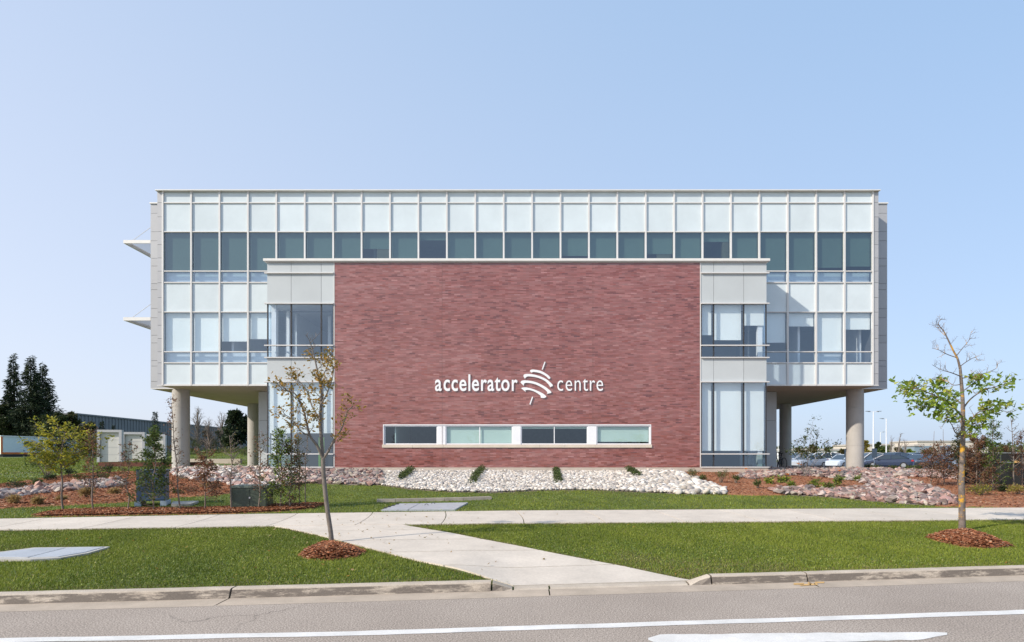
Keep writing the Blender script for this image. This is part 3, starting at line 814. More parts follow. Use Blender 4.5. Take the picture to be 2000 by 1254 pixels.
# --- columns
for (x, y, r) in ((-19.08, 34.35, .45), (18.6, 34.35, .45), (-19.02, 43.5, .40), (18.63, 43.5, .40)):
    b = MB()
    zs = [0.3, 2.35, 2.36, 2.372, 2.382, 4.5, 4.51, 4.522, 4.532, ZB - .015]; rs = [r, r, r - .01, r - .01, r, r, r - .01, r - .01, r, r]
    b.tube([(x, y, z) for z in zs], rs, 40); b.build('column', M['column'], bld, smooth=False)

# --- recessed ground floor behind the columns
GX0, GX1, GY = -15.15, 14.62, 35.3
gw = empty('ground_floor', (0, GY, 1.0), bld)
part('ground_wall', [(GX0 + .05, GX1 - .05, GY + .05, BACK - 1.0, .4, ZB - .02)], M['blackjoint'], gw)
for xa, xb in ((GX0, bx(518) - .12), (bx(1500) + .25, GX1)):
    for za, zb_ in ((1.0, fz(815)), (fz(815), ZB - .03)):
        boxo('wall_panel', xa, xb - .008, GY, GY + .045, za + .008, zb_ - .008, M['panel'], gw)
    boxo('base_plinth', xa - .02, xb, GY - .02, GY + .045, .4, 1.0, M['base'], gw)
for xs_, q in ((GX0, -1), (GX1, 1)):
    for n in range(7):
        ya, yb = GY + .06 + n * 1.9, GY + .06 + (n + 1) * 1.9
        boxo('wall_panel', min(xs_, xs_ - q * .04), max(xs_, xs_ - q * .04), ya + .008, yb - .008, 1.0, ZB - .03, M['panel'], gw)

# --- the brick podium
PX0, PX1 = bx(521), bx(1498)
BX0, BX1 = bx(653.5), bx(1367)
ZPT, ZBB = bz(510.5), bz(913)
pod = empty('podium', (0, DP, 1.0), bld)
boxo('cornice', bx(516), bx(1502), DP - .14, D + .02, bz(511), bz(506.3), M['cap'], pod)
boxo('cornice_lip', bx(519), bx(1499), DP - .07, DP + .3, bz(513), bz(511) - .002, M['frame'], pod)
part('footing', [(bx(520), bx(1500), DP - .03, DP + .4, .4, ZBB - .003)], M['base'], pod)
part('podium_roof', [(PX0 + .1, PX1 - .1, DP + .3, D - .12, bz(512), bz(511) - .004)], M['roof'], pod)

# brick wall: every brick real, with its own shade and a hair of tilt
bw = empty('brick_wall', ((BX0 + BX1) / 2, DP, ZBB), pod)
WX0, WX1, WZ0, WZ1 = bx(748.3), bx(1271.6), bz(868.2), bz(829.8)      # the window slot
SZ0 = bz(874.2)
part('mortar_wall', [(BX0, WX0, DP + .002, DP + .25, ZBB, ZPT), (WX1, BX1, DP + .002, DP + .25, ZBB, ZPT), (WX0, WX1, DP + .002, DP + .25, WZ1, ZPT), (WX0, WX1, DP + .002, DP + .25, ZBB, WZ0)], M['mortar'], bw)
rng = np.random.default_rng(21)
NC = 158; ch = (ZPT - ZBB) / NC; bl = 0.300; jt = 0.006
cols_ = np.array([[0.150, 0.046, 0.042], [0.225, 0.070, 0.057], [0.255, 0.100, 0.092], [0.285, 0.124, 0.119], [0.315, 0.154, 0.152], [0.35, 0.20, 0.205]])
cen = []; half = []
for c in range(NC):
    z0 = ZBB + c * ch; z1 = z0 + ch - jt
    x = BX0 - (bl / 2 if c % 2 else 0)
    while x < BX1:
        a_, b_ = max(x, BX0), min(x + bl - jt, BX1)
        segs = [(a_, b_)]
        if z1 > SZ0 and z0 < WZ1 + .02:
            segs = []
            if a_ < WX0 - .02: segs.append((a_, min(b_, WX0 - .012)))
            if b_ > WX1 + .02: segs.append((max(a_, WX1 + .012), b_))
        for p, q in segs:
            if q - p > 0.03: cen.append(((p + q) / 2, (z0 + z1) / 2)); half.append(((q - p) / 2, (z1 - z0) / 2))
        x += bl
cen = np.array(cen); half = np.array(half); nb = len(cen)
joint = (np.abs(cen[:, 0] - bx(863)) < .02) | (np.abs(cen[:, 0] - bx(1158)) < .02)
tx_ = rng.normal(0, 0.03, nb); tz_ = rng.normal(0, 0.012, nb); pr = rng.uniform(-.0008, .0008, nb)
cv = []
for sx_, sz_ in ((-1, -1), (1, -1), (1, 1), (-1, 1)):
    y = DP + pr + sx_ * half[:, 0] * tz_ * 0.35 + sz_ * half[:, 1] * tx_
    cv.append(np.stack([cen[:, 0] + sx_ * half[:, 0], y, cen[:, 1] + sz_ * half[:, 1]], -1))
bk = [np.stack([v[:, 0], np.full(nb, DP + .0025), v[:, 2]], -1) for v in cv]
V = np.stack(cv + bk, 1).reshape(-1, 3)
base = np.arange(nb)[:, None] * 8
Fc = np.concatenate([base + np.array(q) for q in ([0, 1, 2, 3], [1, 0, 4, 5], [2, 1, 5, 6], [3, 2, 6, 7], [0, 3, 7, 4])])
# runs of alike brick tones; pale streaks also carry sky sheen put into the colour
run = .55 * snoise(cen[:, 0] * .8, cen[:, 1] * 9.0, 5, 1.6) + .5 * snoise(cen[:, 0] * .4, cen[:, 1] * 1.2, 6, 1.5) + rng.normal(0, .42, nb)
ci = np.digitize(run, [-.78, -.42, -.08, .32, .74])
C = cols_[ci] * np.array([.90, .70, .62]) * np.clip(rng.normal(1, .10, nb), .7, 1.3)[:, None]
o = link('brick_field', np_mesh('brick_field', V, Fc, M['brick'], np.repeat(C, 8, 0)), bw); o['kind'] = 'stuff'
for jx in (863.5, 1158): boxo('control_joint', bx(jx) - .006, bx(jx) + .006, DP - .004, DP + .004, ZBB if jx < 1000 else WZ1 + .05, ZPT - .01, M['jointseal'], bw)
boxo('edge_trim', BX0 - .045, BX0 - .003, DP - .012, DP + .25, ZBB, ZPT, M['frame'], pod)
boxo('edge_trim', BX1 + .003, BX1 + .05, DP - .012, DP + .25, ZBB, ZPT, M['frame'], pod)

# ribbon window in the brick
rw = empty('ribbon_window', ((WX0 + WX1) / 2, DP, WZ0), bw)
part('jamb', [(WX0 - .004, WX0 + .03, DP - .008, DP + .25, WZ0, WZ1 + .02), (WX1 - .03, WX1 + .004, DP - .008, DP + .25, WZ0, WZ1 + .02), (WX0 + .03, WX1 - .03, DP - .008, DP + .25, WZ1 - .03, WZ1 + .02)], M['winframe'], rw)
sj = [bx(v) for v in (746.5, 806, 866, 963, 1054, 1103, 1162, 1212, 1273)]
for a_, b_ in zip(sj[:-1], sj[1:]): boxo('sill', a_ + .003, b_ - .003, DP - .06, DP + .2, SZ0, WZ0 - .004, M['sill'], rw)
for a_, b_ in ((854.5, 870), (1001.5, 1017), (1148.5, 1165)):
    boxo('pier_panel', bx(a_), bx(b_), DP + .02, DP + .2, WZ0, WZ1 - .032, M['winframe'], rw)
for (a_, b_, mids, bd) in ((750, 854.5, [], 0), (870, 1001.5, [936.8], 1.0), (1017, 1148.5, [1082.7], 0.12), (1165, 1270, [], .9)):
    xa, xb = bx(a_), bx(b_); f = .055
    w = empty('window', ((xa + xb) / 2, DP + .06, WZ0), rw)
    b = MB(); zt = WZ1 - .034
    b.box(xa, xa + f, DP + .05, DP + .11, WZ0, zt); b.box(xb - f, xb, DP + .05, DP + .11, WZ0, zt)
    b.box(xa + f, xb - f, DP + .05, DP + .11, WZ0, WZ0 + f); b.box(xa + f, xb - f, DP + .05, DP + .11, zt - f, zt)
    for mm in mids: b.box(bx(mm) - .02, bx(mm) + .02, DP + .055, DP + .1, WZ0 + f, zt - f)
    # the fourth level would be too deep: frame, pane and blind hang on the ribbon window
    fr_ = b.build('frame', M['winframe'], rw)
    b = MB(); b.quad((xa + f, DP + .085, WZ0 + f), (xb - f, DP + .085, WZ0 + f), (xb - f, DP + .085, zt - f), (xa + f, DP + .085, zt - f)); b.build('pane', M['glass_win'], rw)
    if bd > 0: boxo('blind', xa + f, xb - f, DP + .17, DP + .176, zt - f - bd * (zt - WZ0 - 2 * f), zt - f, M['blind'], rw)
    bpy.data.objects.remove(w)
part('room_shell', [(WX0 - .3, WX1 + .3, DP + 4.0, DP + 4.1, ZBB, ZBB + 3.2), (WX0 - .3, WX1 + .3, DP + .26, DP + 4.0, ZBB + .02, ZBB + .05), (WX0 - .3, WX1 + .3, DP + .26, DP + 4.0, ZBB + 3.1, ZBB + 3.2), (WX0 - .4, WX0 - .3, DP + .26, DP + 4.0, ZBB + .05, ZBB + 3.1), (WX1 + .3, WX1 + .4, DP + .26, DP + 4.0, ZBB + .05, ZBB + 3.1)], M['carpet'], pod)

# --- the two glazed bays beside the brick
def bay(x_px, name_lbl, ups, lows, right):
    xs_ = [bx(v) for v in x_px]; x0, x1 = xs_[0], xs_[-1]
    by = empty('glazed_bay', ((x0 + x1) / 2, DP, bz(912)), pod)
    for ya, yb in ((513.2, 533.6), (533.6, 593), (698.6, 746)):
        for p, q in zip(xs_[:-1], xs_[1:]):
            boxo('metal_panel', p + .008, q - .008, DP + .01, DP + .05, bz(yb) + .01, bz(ya) - .01, M['panel'], by)
        boxo('panel_backing', x0 + .01, x1 - .01, DP + .055, DP + .1, bz(yb) + .01, bz(ya) - .01, M['blackjoint'], by)
    for (ya, yb, drops) in ((593, 674.9, ups), (674.9, 698.6, None), (746, 886.7, lows), (886.7, 911.7, None)):
        za, zb_ = bz(yb), bz(ya)
        for n, (p, q) in enumerate(zip(xs_[:-1], xs_[1:])):
            b = MB(); b.quad((p + .02, DP + .03, za), (q - .02, DP + .03, za), (q - .02, DP + .03, zb_), (p + .02, DP + .03, zb_)); b.build('pane', M['glass_clear'] if ya < 800 else M['glass_dark'], by)
            if drops and drops[n] > 0:
                boxo('blind', p + .05, q - .05, DP + .24, DP + .246, zb_ - drops[n] * (zb_ - za), zb_ - .02, M['blind'], by)
        for v in xs_[1:-1]: boxo('mullion', v - .03, v + .03, DP + .0, DP + .09, za + .02, zb_ - .02, M['darkframe'], by)
        for v, d_ in ((x0, 1), (x1, -1)): boxo('mullion', min(v, v + d_ * .05), max(v, v + d_ * .05), DP + .0, DP + .09, za + .02, zb_ - .02, M['darkframe'], by)
    oa, ob = (x0 - .11, x1 - .01) if not right else (x0 + .01, x1 + .11)
    for y in (533.6, 593, 674.9, 698.6, 746, 886.7):
        boxo('ledge', oa, ob, DP - .09, DP + .06, bz(y) - .027, bz(y) + .027, M['frame'], by)
    boxo('sill', oa, ob, DP - .07, DP + .08, bz(913.5), bz(911.4), M['frame'], by)
    # outer return wall, glazed corner lit from the side
    xo = x0 if not right else x1; dr = 1 if not right else -1
    for (ya, yb) in ((513.2, 593), (698.6, 746)):
        boxo('metal_panel', min(xo, xo + dr * .04), max(xo, xo + dr * .04), DP + .1, D - .1, bz(yb) + .01, bz(ya) - .01, M['panel'], by)
    for (ya, yb) in ((593, 698.6), (746, 911.7)):
        b = MB(); xx = xo + dr * .02; b.quad((xx, DP + .1, bz(yb)), (xx, D + 2.8, bz(yb)), (xx, D + 2.8, bz(ya)), (xx, DP + .1, bz(ya))); b.build('pane', M['glass_clear'], by)
        for yy in (DP + 1.2, DP + 2.4, DP + 3.6): boxo('mullion', min(xx, xx + dr * .06), max(xx, xx + dr * .06), yy - .03, yy + .03, bz(yb), bz(ya), M['frame'], by)
    boxo('corner_post', min(xo + dr * .10, xo + dr * .34), max(xo + dr * .10, xo + dr * .34), DP + .30, DP + .5, bz(911), bz(514), M['white'], by)
    # rooms behind
    xi = x1 if not right else x0; lo, hi = min(xo + dr * .36, xi), max(xo + dr * .36, xi)
    xa, xb = (x0 + .06, x1 + 3.0) if not right else (x0 - 3.0, x1 - .06)
    part('room_floor', [(xa, xb, DP + .12, GY + 3, bz(712), bz(711)), (xa, xb, DP + .12, GY + 3, bz(914), bz(913))], M['carpet'], by)
    part('room_ceiling', [(xa, xb, DP + .12, GY + 3, bz(592), bz(590)), (xa, xb, DP + .12, GY + 3, bz(745), bz(743))], M['ceiling'], by)
    part('room_wall', [(xa, xb, GY + 2.9, GY + 3, bz(914), bz(590))], M['room'], by)
    xw = x1 + 3.0 if not right else x0 - 3.0
    part('room_wall', [(min(xw, xw + dr * .05), max(xw, xw + dr * .05), DP + .3, GY + 2.9, bz(914), bz(590))], M['white'], by)
    return by
bl_ = bay((521.5, 568.5, 627.3, 652), 'left', (0, 0, 0), (.71, .71, .71), False)
br_ = bay((1369, 1394, 1452.7, 1497.5), 'right', (.73, .85, .5), (.955, .955, .955), True)
# white stair parts and a lime board inside the left bay
boxo('interior_post', bx(540), bx(546), DP + 1.3, DP + 1.5, bz(711), bz(596), M['white'], bl_)
boxo('interior_post', bx(612), bx(618), DP + 2.3, DP + 2.5, bz(711), bz(596), M['white'], bl_)
boxo('interior_board', bx(609), bx(621), DP + 1.0, DP + 1.05, bz(912), bz(853), M['lime'], bl_)
b = MB(); b.tube([(bx(545), DP + 1.0, bz(680)), (bx(575), DP + 1.4, bz(697))], .05, 8); b.build('handrail', M['white'], bl_)

# ------------------------------------------------------------------ sign on the brick
SY = DP - .04
sign = tag(empty('wall_sign', (bx(1012), SY, bz(770))), 'white raised letters accelerator centre with spiral emblem on the brick wall', 'sign')
def text_letters(word, x0p, x1p, zbase_p, xh_p, offset):
    cu = bpy.data.curves.new('letters', 'FONT'); cu.body = word; cu.size = 1.0; cu.offset = offset; cu.extrude = 0.0
    cu.resolution_u = 6
    to = bpy.data.objects.new('t', cu); COL.objects.link(to); bpy.context.view_layer.update()
    W = to.dimensions.x; bpy.data.objects.remove(to)
    # x-height of the built in face
    cz = bpy.data.curves.new('xh', 'FONT'); cz.body = 'x'; cz.size = 1.0
    tz = bpy.data.objects.new('t', cz); COL.objects.link(tz); bpy.context.view_layer.update(); xh = tz.dimensions.y; bpy.data.objects.remove(tz)
    # advance of every letter from the width of the prefixes
    def width(s):
        c2 = bpy.data.curves.new('w', 'FONT'); c2.body = s; c2.size = 1.0
        t2 = bpy.data.objects.new('t', c2); COL.objects.link(t2); bpy.context.view_layer.update(); w = t2.dimensions.x; bpy.data.objects.remove(t2); return w
    wI = width('ll'); w1 = width('l')
    total = width(word); gx = (bx(x1p) - bx(x0p)) / total; gz = (bz(zbase_p - xh_p) - bz(zbase_p)) / xh
    dg = bpy.context.evaluated_depsgraph_get()
    for i, chh in enumerate(word):
        off = width(word[:i] + 'l') - w1 if i else 0.0
        c3 = bpy.data.curves.new('letter', 'FONT'); c3.body = chh; c3.size = 1.0; c3.offset = offset; c3.extrude = 0.02; c3.resolution_u = 8
        t3 = bpy.data.objects.new('t', c3); COL.objects.link(t3); bpy.context.view_layer.update()
        me = bpy.data.meshes.new_from_object(t3.evaluated_get(bpy.context.evaluated_depsgraph_get())); bpy.data.objects.remove(t3)
        for v in me.vertices:
            x, y, z = v.co; v.co = (x * gx * .9, -z * 1.0, y * gz)
        me.flip_normals(); me.materials.clear(); me.materials.append(M['letter']); me.update()
        link('letter', me, sign, (bx(x0p) + off * gx, SY, bz(zbase_p)))
text_letters('accelerator', 849.5, 1009.5, 763.2, 20.5, 0.014)
text_letters('centre', 1087, 1177, 763.5, 20.0, -0.004)
def catmull(pts, n=8):
    out_ = []
    for i in range(len(pts) - 1):
        p0, p1, p2, p3 = [np.array(pts[min(max(j, 0), len(pts) - 1)], float) for j in (i - 1, i, i + 1, i + 2)]
        for k in range(n):
            t = k / n
            out_.append(.5 * ((2 * p1) + (-p0 + p2) * t + (2 * p0 - 5 * p1 + 4 * p2 - p3) * t * t + (-p0 + 3 * p1 - 3 * p2 + p3) * t ** 3))
    out_.append(np.array(pts[-1], float)); return out_
def swoosh(outline, name='swoosh'):
    poly = [(bx(840 + x / 5.714), bz(695 + y / 5.714)) for x, y in outline]
    a = sum(poly[i][0] * poly[(i + 1) % len(poly)][1] - poly[(i + 1) % len(poly)][0] * poly[i][1] for i in range(len(poly)))
    if a < 0: poly.reverse()
    n = len(poly); b = MB(); b.prism([(x, z) for x, z in poly], SY - .02, SY + .02)
    me = b.mesh(name, M['letter']); link(name, me, sign)
def band(top, bot): return [tuple(p) for p in catmull(top)] + [tuple(p) for p in reversed(catmull(bot))]
swoosh(band([(1114, 172), (1125, 158), (1165, 156), (1240, 172), (1310, 212), (1343, 246)], [(1130, 190), (1160, 182), (1230, 196), (1290, 228), (1322, 258), (1336, 258)]))
swoosh(band([(1042, 232), (1050, 210), (1100, 204), (1190, 218), (1290, 258), (1362, 318), (1366, 340)], [(1058, 256), (1082, 234), (1120, 232), (1200, 246), (1280, 282), (1330, 332), (1338, 352)]))
swoosh(band([(1010, 302), (1022, 280), (1075, 276), (1170, 292), (1275, 340), (1346, 396), (1350, 416)], [(1046, 336), (1054, 308), (1100, 304), (1180, 322), (1260, 364), (1306, 404), (1300, 426)]))
swoosh(band([(1016, 364), (1040, 354), (1100, 358), (1180, 384), (1262, 424), (1300, 458)], [(1070, 406), (1066, 386), (1110, 384), (1170, 404), (1230, 444), (1236, 468), (1276, 472)]))
swoosh([(1276, 68), (1288, 70), (1258, 156), (1246, 154)], 'spike')
swoosh([(1138, 456), (1150, 460), (1120, 546), (1108, 542)], 'spike')
for q in [(v, 752) for v in (870, 930, 990, 1048, 1110, 1165)]:
    b = MB(); b.tube([(bx(q[0]), SY + .02, bz(q[1])), (bx(q[0]), DP - .004, bz(q[1]))], .012, 8); b.build('standoff', M['frame'], sign)

# ------------------------------------------------------------------ small concrete and metal things set in the lawn
M['castmetal'] = simple('galvanised plate', (0.50, 0.52, 0.55), 0.45, 0.1, 3, 0.2, 60, metal=0.3, rand=0.1)
M['stainpad'] = simple('stained concrete', (0.44, 0.42, 0.38), 0.85, 0.25, 2.2, 0.2, 60)
M['bluebox'] = simple('blue enamel', (0.075, 0.125, 0.21), 0.45, 0.05, 2)
M['bluefoot'] = simple('pale blue concrete foot', (0.42, 0.50, 0.58), 0.8, 0.08, 3)
M['greenbox'] = simple('utility green enamel', (0.05, 0.07, 0.05), 0.5, 0.08, 3)
M['greentop'] = simple('lighter green enamel', (0.12, 0.155, 0.135), 0.5, 0.08, 3)  # lid colour, a lighter green than the case
def slab_px(name, pts, h, mat, parent, z_off=0.0):
    """a flat slab with corners given in photo pixels on the ground"""
    W_ = [onground(*p) for p in pts]; b = MB(); n = len(W_)
    b.v = [(w.x, w.y, w.z + h + z_off) for w in W_] + [(w.x, w.y, w.z - .05) for w in W_]
    b.f = [tuple(range(n))] + [((i + 1) % n, i, n + i, n + (i + 1) % n) for i in range(n)]
    return b.build(name, mat, parent)
c0 = onground(85, 1083)
vl = tag(empty('utility_cover', c0), 'flat concrete utility cover with two weathered lids in the boulevard grass', 'utility cover')
slab_px('rim', [(-70, 1094.5), (-20, 1083), (66, 1072.2), (214, 1070.3), (172, 1083), (118, 1092.5), (60, 1096)], .025, M['stainpad'], vl)
slab_px('lid', [(-45, 1091), (0, 1083), (72, 1074), (128, 1073.3), (54, 1092.3)], .034, M['castmetal'], vl)
slab_px('lid', [(58, 1092.3), (132, 1073.2), (204, 1071.6), (166, 1082), (114, 1090.8)], .034, M['castmetal'], vl)
hx = tag(empty('access_hatch', onground(828, 991)), 'two leaf metal access hatch lying in the lawn', 'hatch')
slab_px('leaf', [(744, 998), (781, 985.3), (819, 984.7), (796, 997.4)], .03, M['castmetal'], hx)
slab_px('leaf', [(798, 997.4), (821, 984.7), (914, 983.2), (889, 996.6)], .03, M['castmetal'], hx)
for (a_, b_) in ((833, 989), (846, 986.2)):
    w = onground(a_, b_); bb = MB(); bb.tube([(w.x + .05 * math.cos(t), w.y, w.z + .03 + .04 * math.sin(t)) for t in np.linspace(0, math.pi, 7)], .008, 6); bb.build('handle', M['darkframe'], hx)
for q in range(4):
    w = onground(752 + q * 8, 995 - q * 2.6); boxo('hinge', w.x - .04, w.x + .04, w.y - .03, w.y + .03, w.z + .028, w.z + .055, M['darkframe'], hx)
eg = tag(empty('stone_edging', onground(848, 980)), 'low row of grey edging stones behind the metal hatch', 'edging')
M['edgestone'] = simple('edging stone', (0.33, 0.29, 0.24), 0.9, 0.2, 4, 0.4, 40, rand=0.15)
ex = [(736, 981), (772, 980.3), (832, 979), (868, 978.3), (905, 977.3), (961, 975.3)]
for (a_, b_) in zip(ex[:-1], ex[1:]):
    p, q = onground(*a_), onground(*b_); dv = (q - p).normalized(); pr_ = Vector((-dv.y, dv.x, 0)); bb = MB()
    p = p + dv * .006; q = q - dv * .006; h = .085
    bb.v = [tuple(p + Vector((0, 0, -.05))), tuple(q + Vector((0, 0, -.05))), tuple(q + pr_ * .3 + Vector((0, 0, -.05))), tuple(p + pr_ * .3 + Vector((0, 0, -.05))),
            tuple(p + pr_ * .02 + Vector((0, 0, h))), tuple(q + pr_ * .02 + Vector((0, 0, h))), tuple(q + pr_ * .29 + Vector((0, 0, h))), tuple(p + pr_ * .29 + Vector((0, 0, h)))]
    bb.f = [(0, 3, 2, 1), (4, 5, 6, 7), (0, 1, 5, 4), (1, 2, 6, 5), (2, 3, 7, 6), (3, 0, 4, 7)]
    bb.build('edging_stone', M['edgestone'], eg)

def turned_box(name, label, cat, base_px, w, d, h, rot, mats, group=None):
    c = onground(*base_px); t = tag(empty(name, c), label, cat, group); t.rotation_euler = (0, 0, rot); return t, c
t, c = turned_box('utility_cabinet', 'blue metal utility cabinet on pale feet behind a green sapling', 'utility cabinet', (299, 986), .8, .6, 1.0, math.radians(20), None)
def local(name, parts, mat, parent, smooth=False):
    b = MB()
    for p in parts: b.box(*p)
    o = bpy.data.objects.new(name, b.mesh(name, mat)); COL.objects.link(o); o.parent = parent; return o
local('cabinet_body', [(-.36, .36, -.3, .3, .13, 1.0)], M['bluebox'], t)
local('cabinet_roof', [(-.38, .38, -.32, .32, 1.002, 1.03)], M['bluebox'], t)
local('foot', [(-.40, -.24, -.33, .33, -.03, .128)], M['bluefoot'], t); local('foot', [(.24, .40, -.33, .33, -.03, .128)], M['bluefoot'], t)
local('cabinet_door', [(-.33, -.005, -.316, -.302, .17, .97)], M['bluebox'], t); local('cabinet_door', [(.005, .33, -.316, -.302, .17, .97)], M['bluebox'], t)
local('handle', [(.03, .05, -.335, -.317, .5, .65)], M['darkframe'], t)
tag(slab_px('equipment_pad', [(334, 989), (338, 983), (388, 982), (372, 988)], .06, M['stainpad'], None), 'low dark concrete pad beside the blue cabinet', 'concrete pad')
t, c = turned_box('transformer_box', 'low dark green transformer box among saplings', 'transformer', (497, 990), 1, 1, .6, math.radians(10), None)
local('lower_case', [(-.5, .42, -.4, .4, -.03, .56)], M['greenbox'], t); local('lid', [(-.52, .44, -.43, .42, .562, .62)], M['greentop'], t)
local('door', [(-.46, -.03, -.412, -.402, .04, .53)], M['greenbox'], t); local('door', [(-.01, .39, -.412, -.402, .04, .53)], M['greenbox'], t); local('padlock', [(-.045, -.005, -.43, -.413, .26, .31)], M['castmetal'], t)

# ------------------------------------------------------------------ plants
def pal(*cs): return np.array(cs, float)
def leaf_mesh(name, pts, size, palette, rng, shape='leaf', up=0.45, smooth=False, axis=None, mat=None):
    """pts (n,3); every leaf its own little folded face"""
    n = len(pts); pts = np.asarray(pts, float)
    s = size * rng.uniform(0.65, 1.25, n)
    nrm = rng.normal(size=(n, 3)); nrm[:, 2] = np.abs(nrm[:, 2]) + up; nrm /= np.linalg.norm(nrm, axis=1)[:, None]
    a = rng.normal(size=(n, 3)) if axis is None else np.asarray(axis, float) + rng.normal(scale=.35, size=(n, 3))
    a -= (a * nrm).sum(1)[:, None] * nrm; a /= np.linalg.norm(a, axis=1)[:, None] + 1e-9
    b = np.cross(nrm, a)
    if shape == 'maple':
        pr = [(0, 0), (.12, .40), (.45, .30), (.36, .02), (.62, .12), (1.0, 0), (.62, -.12), (.36, -.02), (.45, -.30), (.12, -.40)]
    elif shape == 'leaf': pr = [(0, 0), (.45, .27), (1.0, 0), (.45, -.27)]
    elif shape == 'long': pr = [(0, .02), (.5, .09), (1.0, 0), (.5, -.09)]
    else: pr = [(0, .06), (.6, .12), (1.0, 0), (.55, -.12)]
    k = len(pr)
    V = np.stack([pts + (a * u + b * v - nrm * (abs(v) * .35 + .12 * u * u)) * s[:, None] for u, v in pr], 1).reshape(-1, 3)
    C = palette[rng.integers(len(palette), size=n)] * rng.uniform(.75, 1.2, n)[:, None]
    return np_mesh(name, V, np.arange(n * k).reshape(n, k), mat or M['leaf'], np.repeat(C, k, 0))

class Wood:
    def __init__(s, seed): s.mb = MB(); s.r = np.random.default_rng(seed); s.tips = []; s.dirs = []
    def limb(s, pts, r0, r1, sides=7, n=5):
        c = [Vector(p) for p in catmull([tuple(p) for p in pts], n)]
        m = len(c); s.mb.tube(c, [r0 + (r1 - r0) * i / (m - 1) for i in range(m)], sides); return c
    def twigs(s, line, n, length, r, t0=0.3, level=1, lift=0.35, droop=0.0, spread=1.0, tipw=1.0, sides=4):
        m = len(line)
        for q in range(n):
            t = t0 + (1 - t0) * (q + s.r.uniform(0, 1)) / n
            i = min(int(t * (m - 1)), m - 2); f = t * (m - 1) - i
            p = line[i].lerp(line[i + 1], f); tan = (line[i + 1] - line[i]).normalized()
            d = Vector(s.r.normal(size=3)); d -= d.dot(tan) * tan; d.normalize()
            d = (d * spread + tan * .55 + Vector((0, 0, lift))).normalized(); L = length * s.r.uniform(.55, 1.2) * (1.15 - .5 * t)
            pts = [p]; dd = d.copy(); kk = 4
            for k in range(kk):
                dd = (dd + Vector(s.r.normal(scale=.16, size=3)) + Vector((0, 0, .06 - droop))).normalized(); pts.append(pts[-1] + dd * L / kk)
            s.mb.tube(pts, [r * (1 - .75 * k / kk) for k in range(kk + 1)], sides, cap=False)
            if level > 0: s.twigs(pts, max(2, int(n * .45)), length * .5, r * .55, .25, level - 1, lift, droop, spread, tipw, 3)
            for k in range(1, kk + 1):
                s.tips.append(pts[k]); s.dirs.append(dd.copy())
def scatter_tips(w, n, jit, keep=None):
    T = np.array([tuple(p) for p in w.tips]); Dv = np.array([tuple(p) for p in w.dirs])
    if keep is not None:
        u, v = proj(T[:, 0], T[:, 1], T[:, 2]); k = keep(u, v); T = T[k]; Dv = Dv[k]
    i = w.r.integers(len(T), size=n); return T[i] + w.r.normal(scale=jit, size=(n, 3)), Dv[i]
OCHRE = pal((0.36, 0.20, 0.04), (0.44, 0.26, 0.055), (0.32, 0.20, 0.045), (0.30, 0.25, 0.06), (0.22, 0.17, 0.045))
LIME = pal((0.24, 0.34, 0.04), (0.30, 0.40, 0.055), (0.16, 0.25, 0.03), (0.12, 0.19, 0.025), (0.38, 0.40, 0.06))
YELLOW = pal((0.46, 0.40, 0.04), (0.38, 0.36, 0.045), (0.28, 0.29, 0.035), (0.16, 0.19, 0.03))
GREEN = pal((0.075, 0.12, 0.03), (0.055, 0.09, 0.022), (0.10, 0.15, 0.035), (0.13, 0.16, 0.04))
DGREEN = pal((0.03, 0.05, 0.015), (0.04, 0.065, 0.02), (0.025, 0.04, 0.014), (0.055, 0.08, 0.025))
RUST = pal((0.25, 0.11, 0.06), (0.20, 0.085, 0.05), (0.30, 0.16, 0.09), (0.16, 0.08, 0.045), (0.20, 0.14, 0.07))
OLIVE = pal((0.10, 0.115, 0.035), (0.14, 0.14, 0.045), (0.08, 0.085, 0.03), (0.17, 0.13, 0.05))
STRAW = pal((0.42, 0.30, 0.13), (0.35, 0.24, 0.10), (0.48, 0.36, 0.18), (0.28, 0.20, 0.08))
NEEDLE = pal((0.022, 0.036, 0.018), (0.03, 0.048, 0.022), (0.018, 0.03, 0.016), (0.04, 0.055, 0.022))
BLUEN = pal((0.03, 0.05, 0.035), (0.04, 0.065, 0.045), (0.025, 0.04, 0.03))

def finish_tree(name, w, base, label, cat, leafsets, bark, group=None, crown='crown', kindless=True):
    t = tag(empty(name, base), label, cat, group)
    w.mb.build('trunk', bark, t, smooth=True)
    for (pts, ax, size, palette, shape) in leafsets:
        if len(pts): link(crown, leaf_mesh(crown, pts, size, palette, w.r, shape, axis=ax), t)
    return t

# mulch rings and the two street trees
ringL = [(585, 1084), (598, 1073), (622, 1064), (650, 1060.5), (690, 1068), (714, 1079), (694, 1088), (645, 1094), (602, 1091)]
ringR = [(1808, 1049), (1835, 1041), (1872, 1036.5), (1905, 1039), (1940, 1050), (1978, 1067), (1930, 1071), (1880, 1068), (1838, 1059)]
for key, poly, lab, sd in (('ringL', ringL, 'mound of bark mulch around the slim ochre leaved street tree', 41), ('ringR', ringR, 'mound of bark mulch around the half bare maple', 42)):
    o = bed_sheet('mulch_mound', poly, 0.05, M['mulch'], lab, 'mulch', 'stuff', mound=0.06, step=0.05, rise=0.55, name_key=key)
    chips(poly, 3800, sd, parent=o, zf=lambda X_, Y_, key=key: BEDZ[key](X_, Y_) + .012)

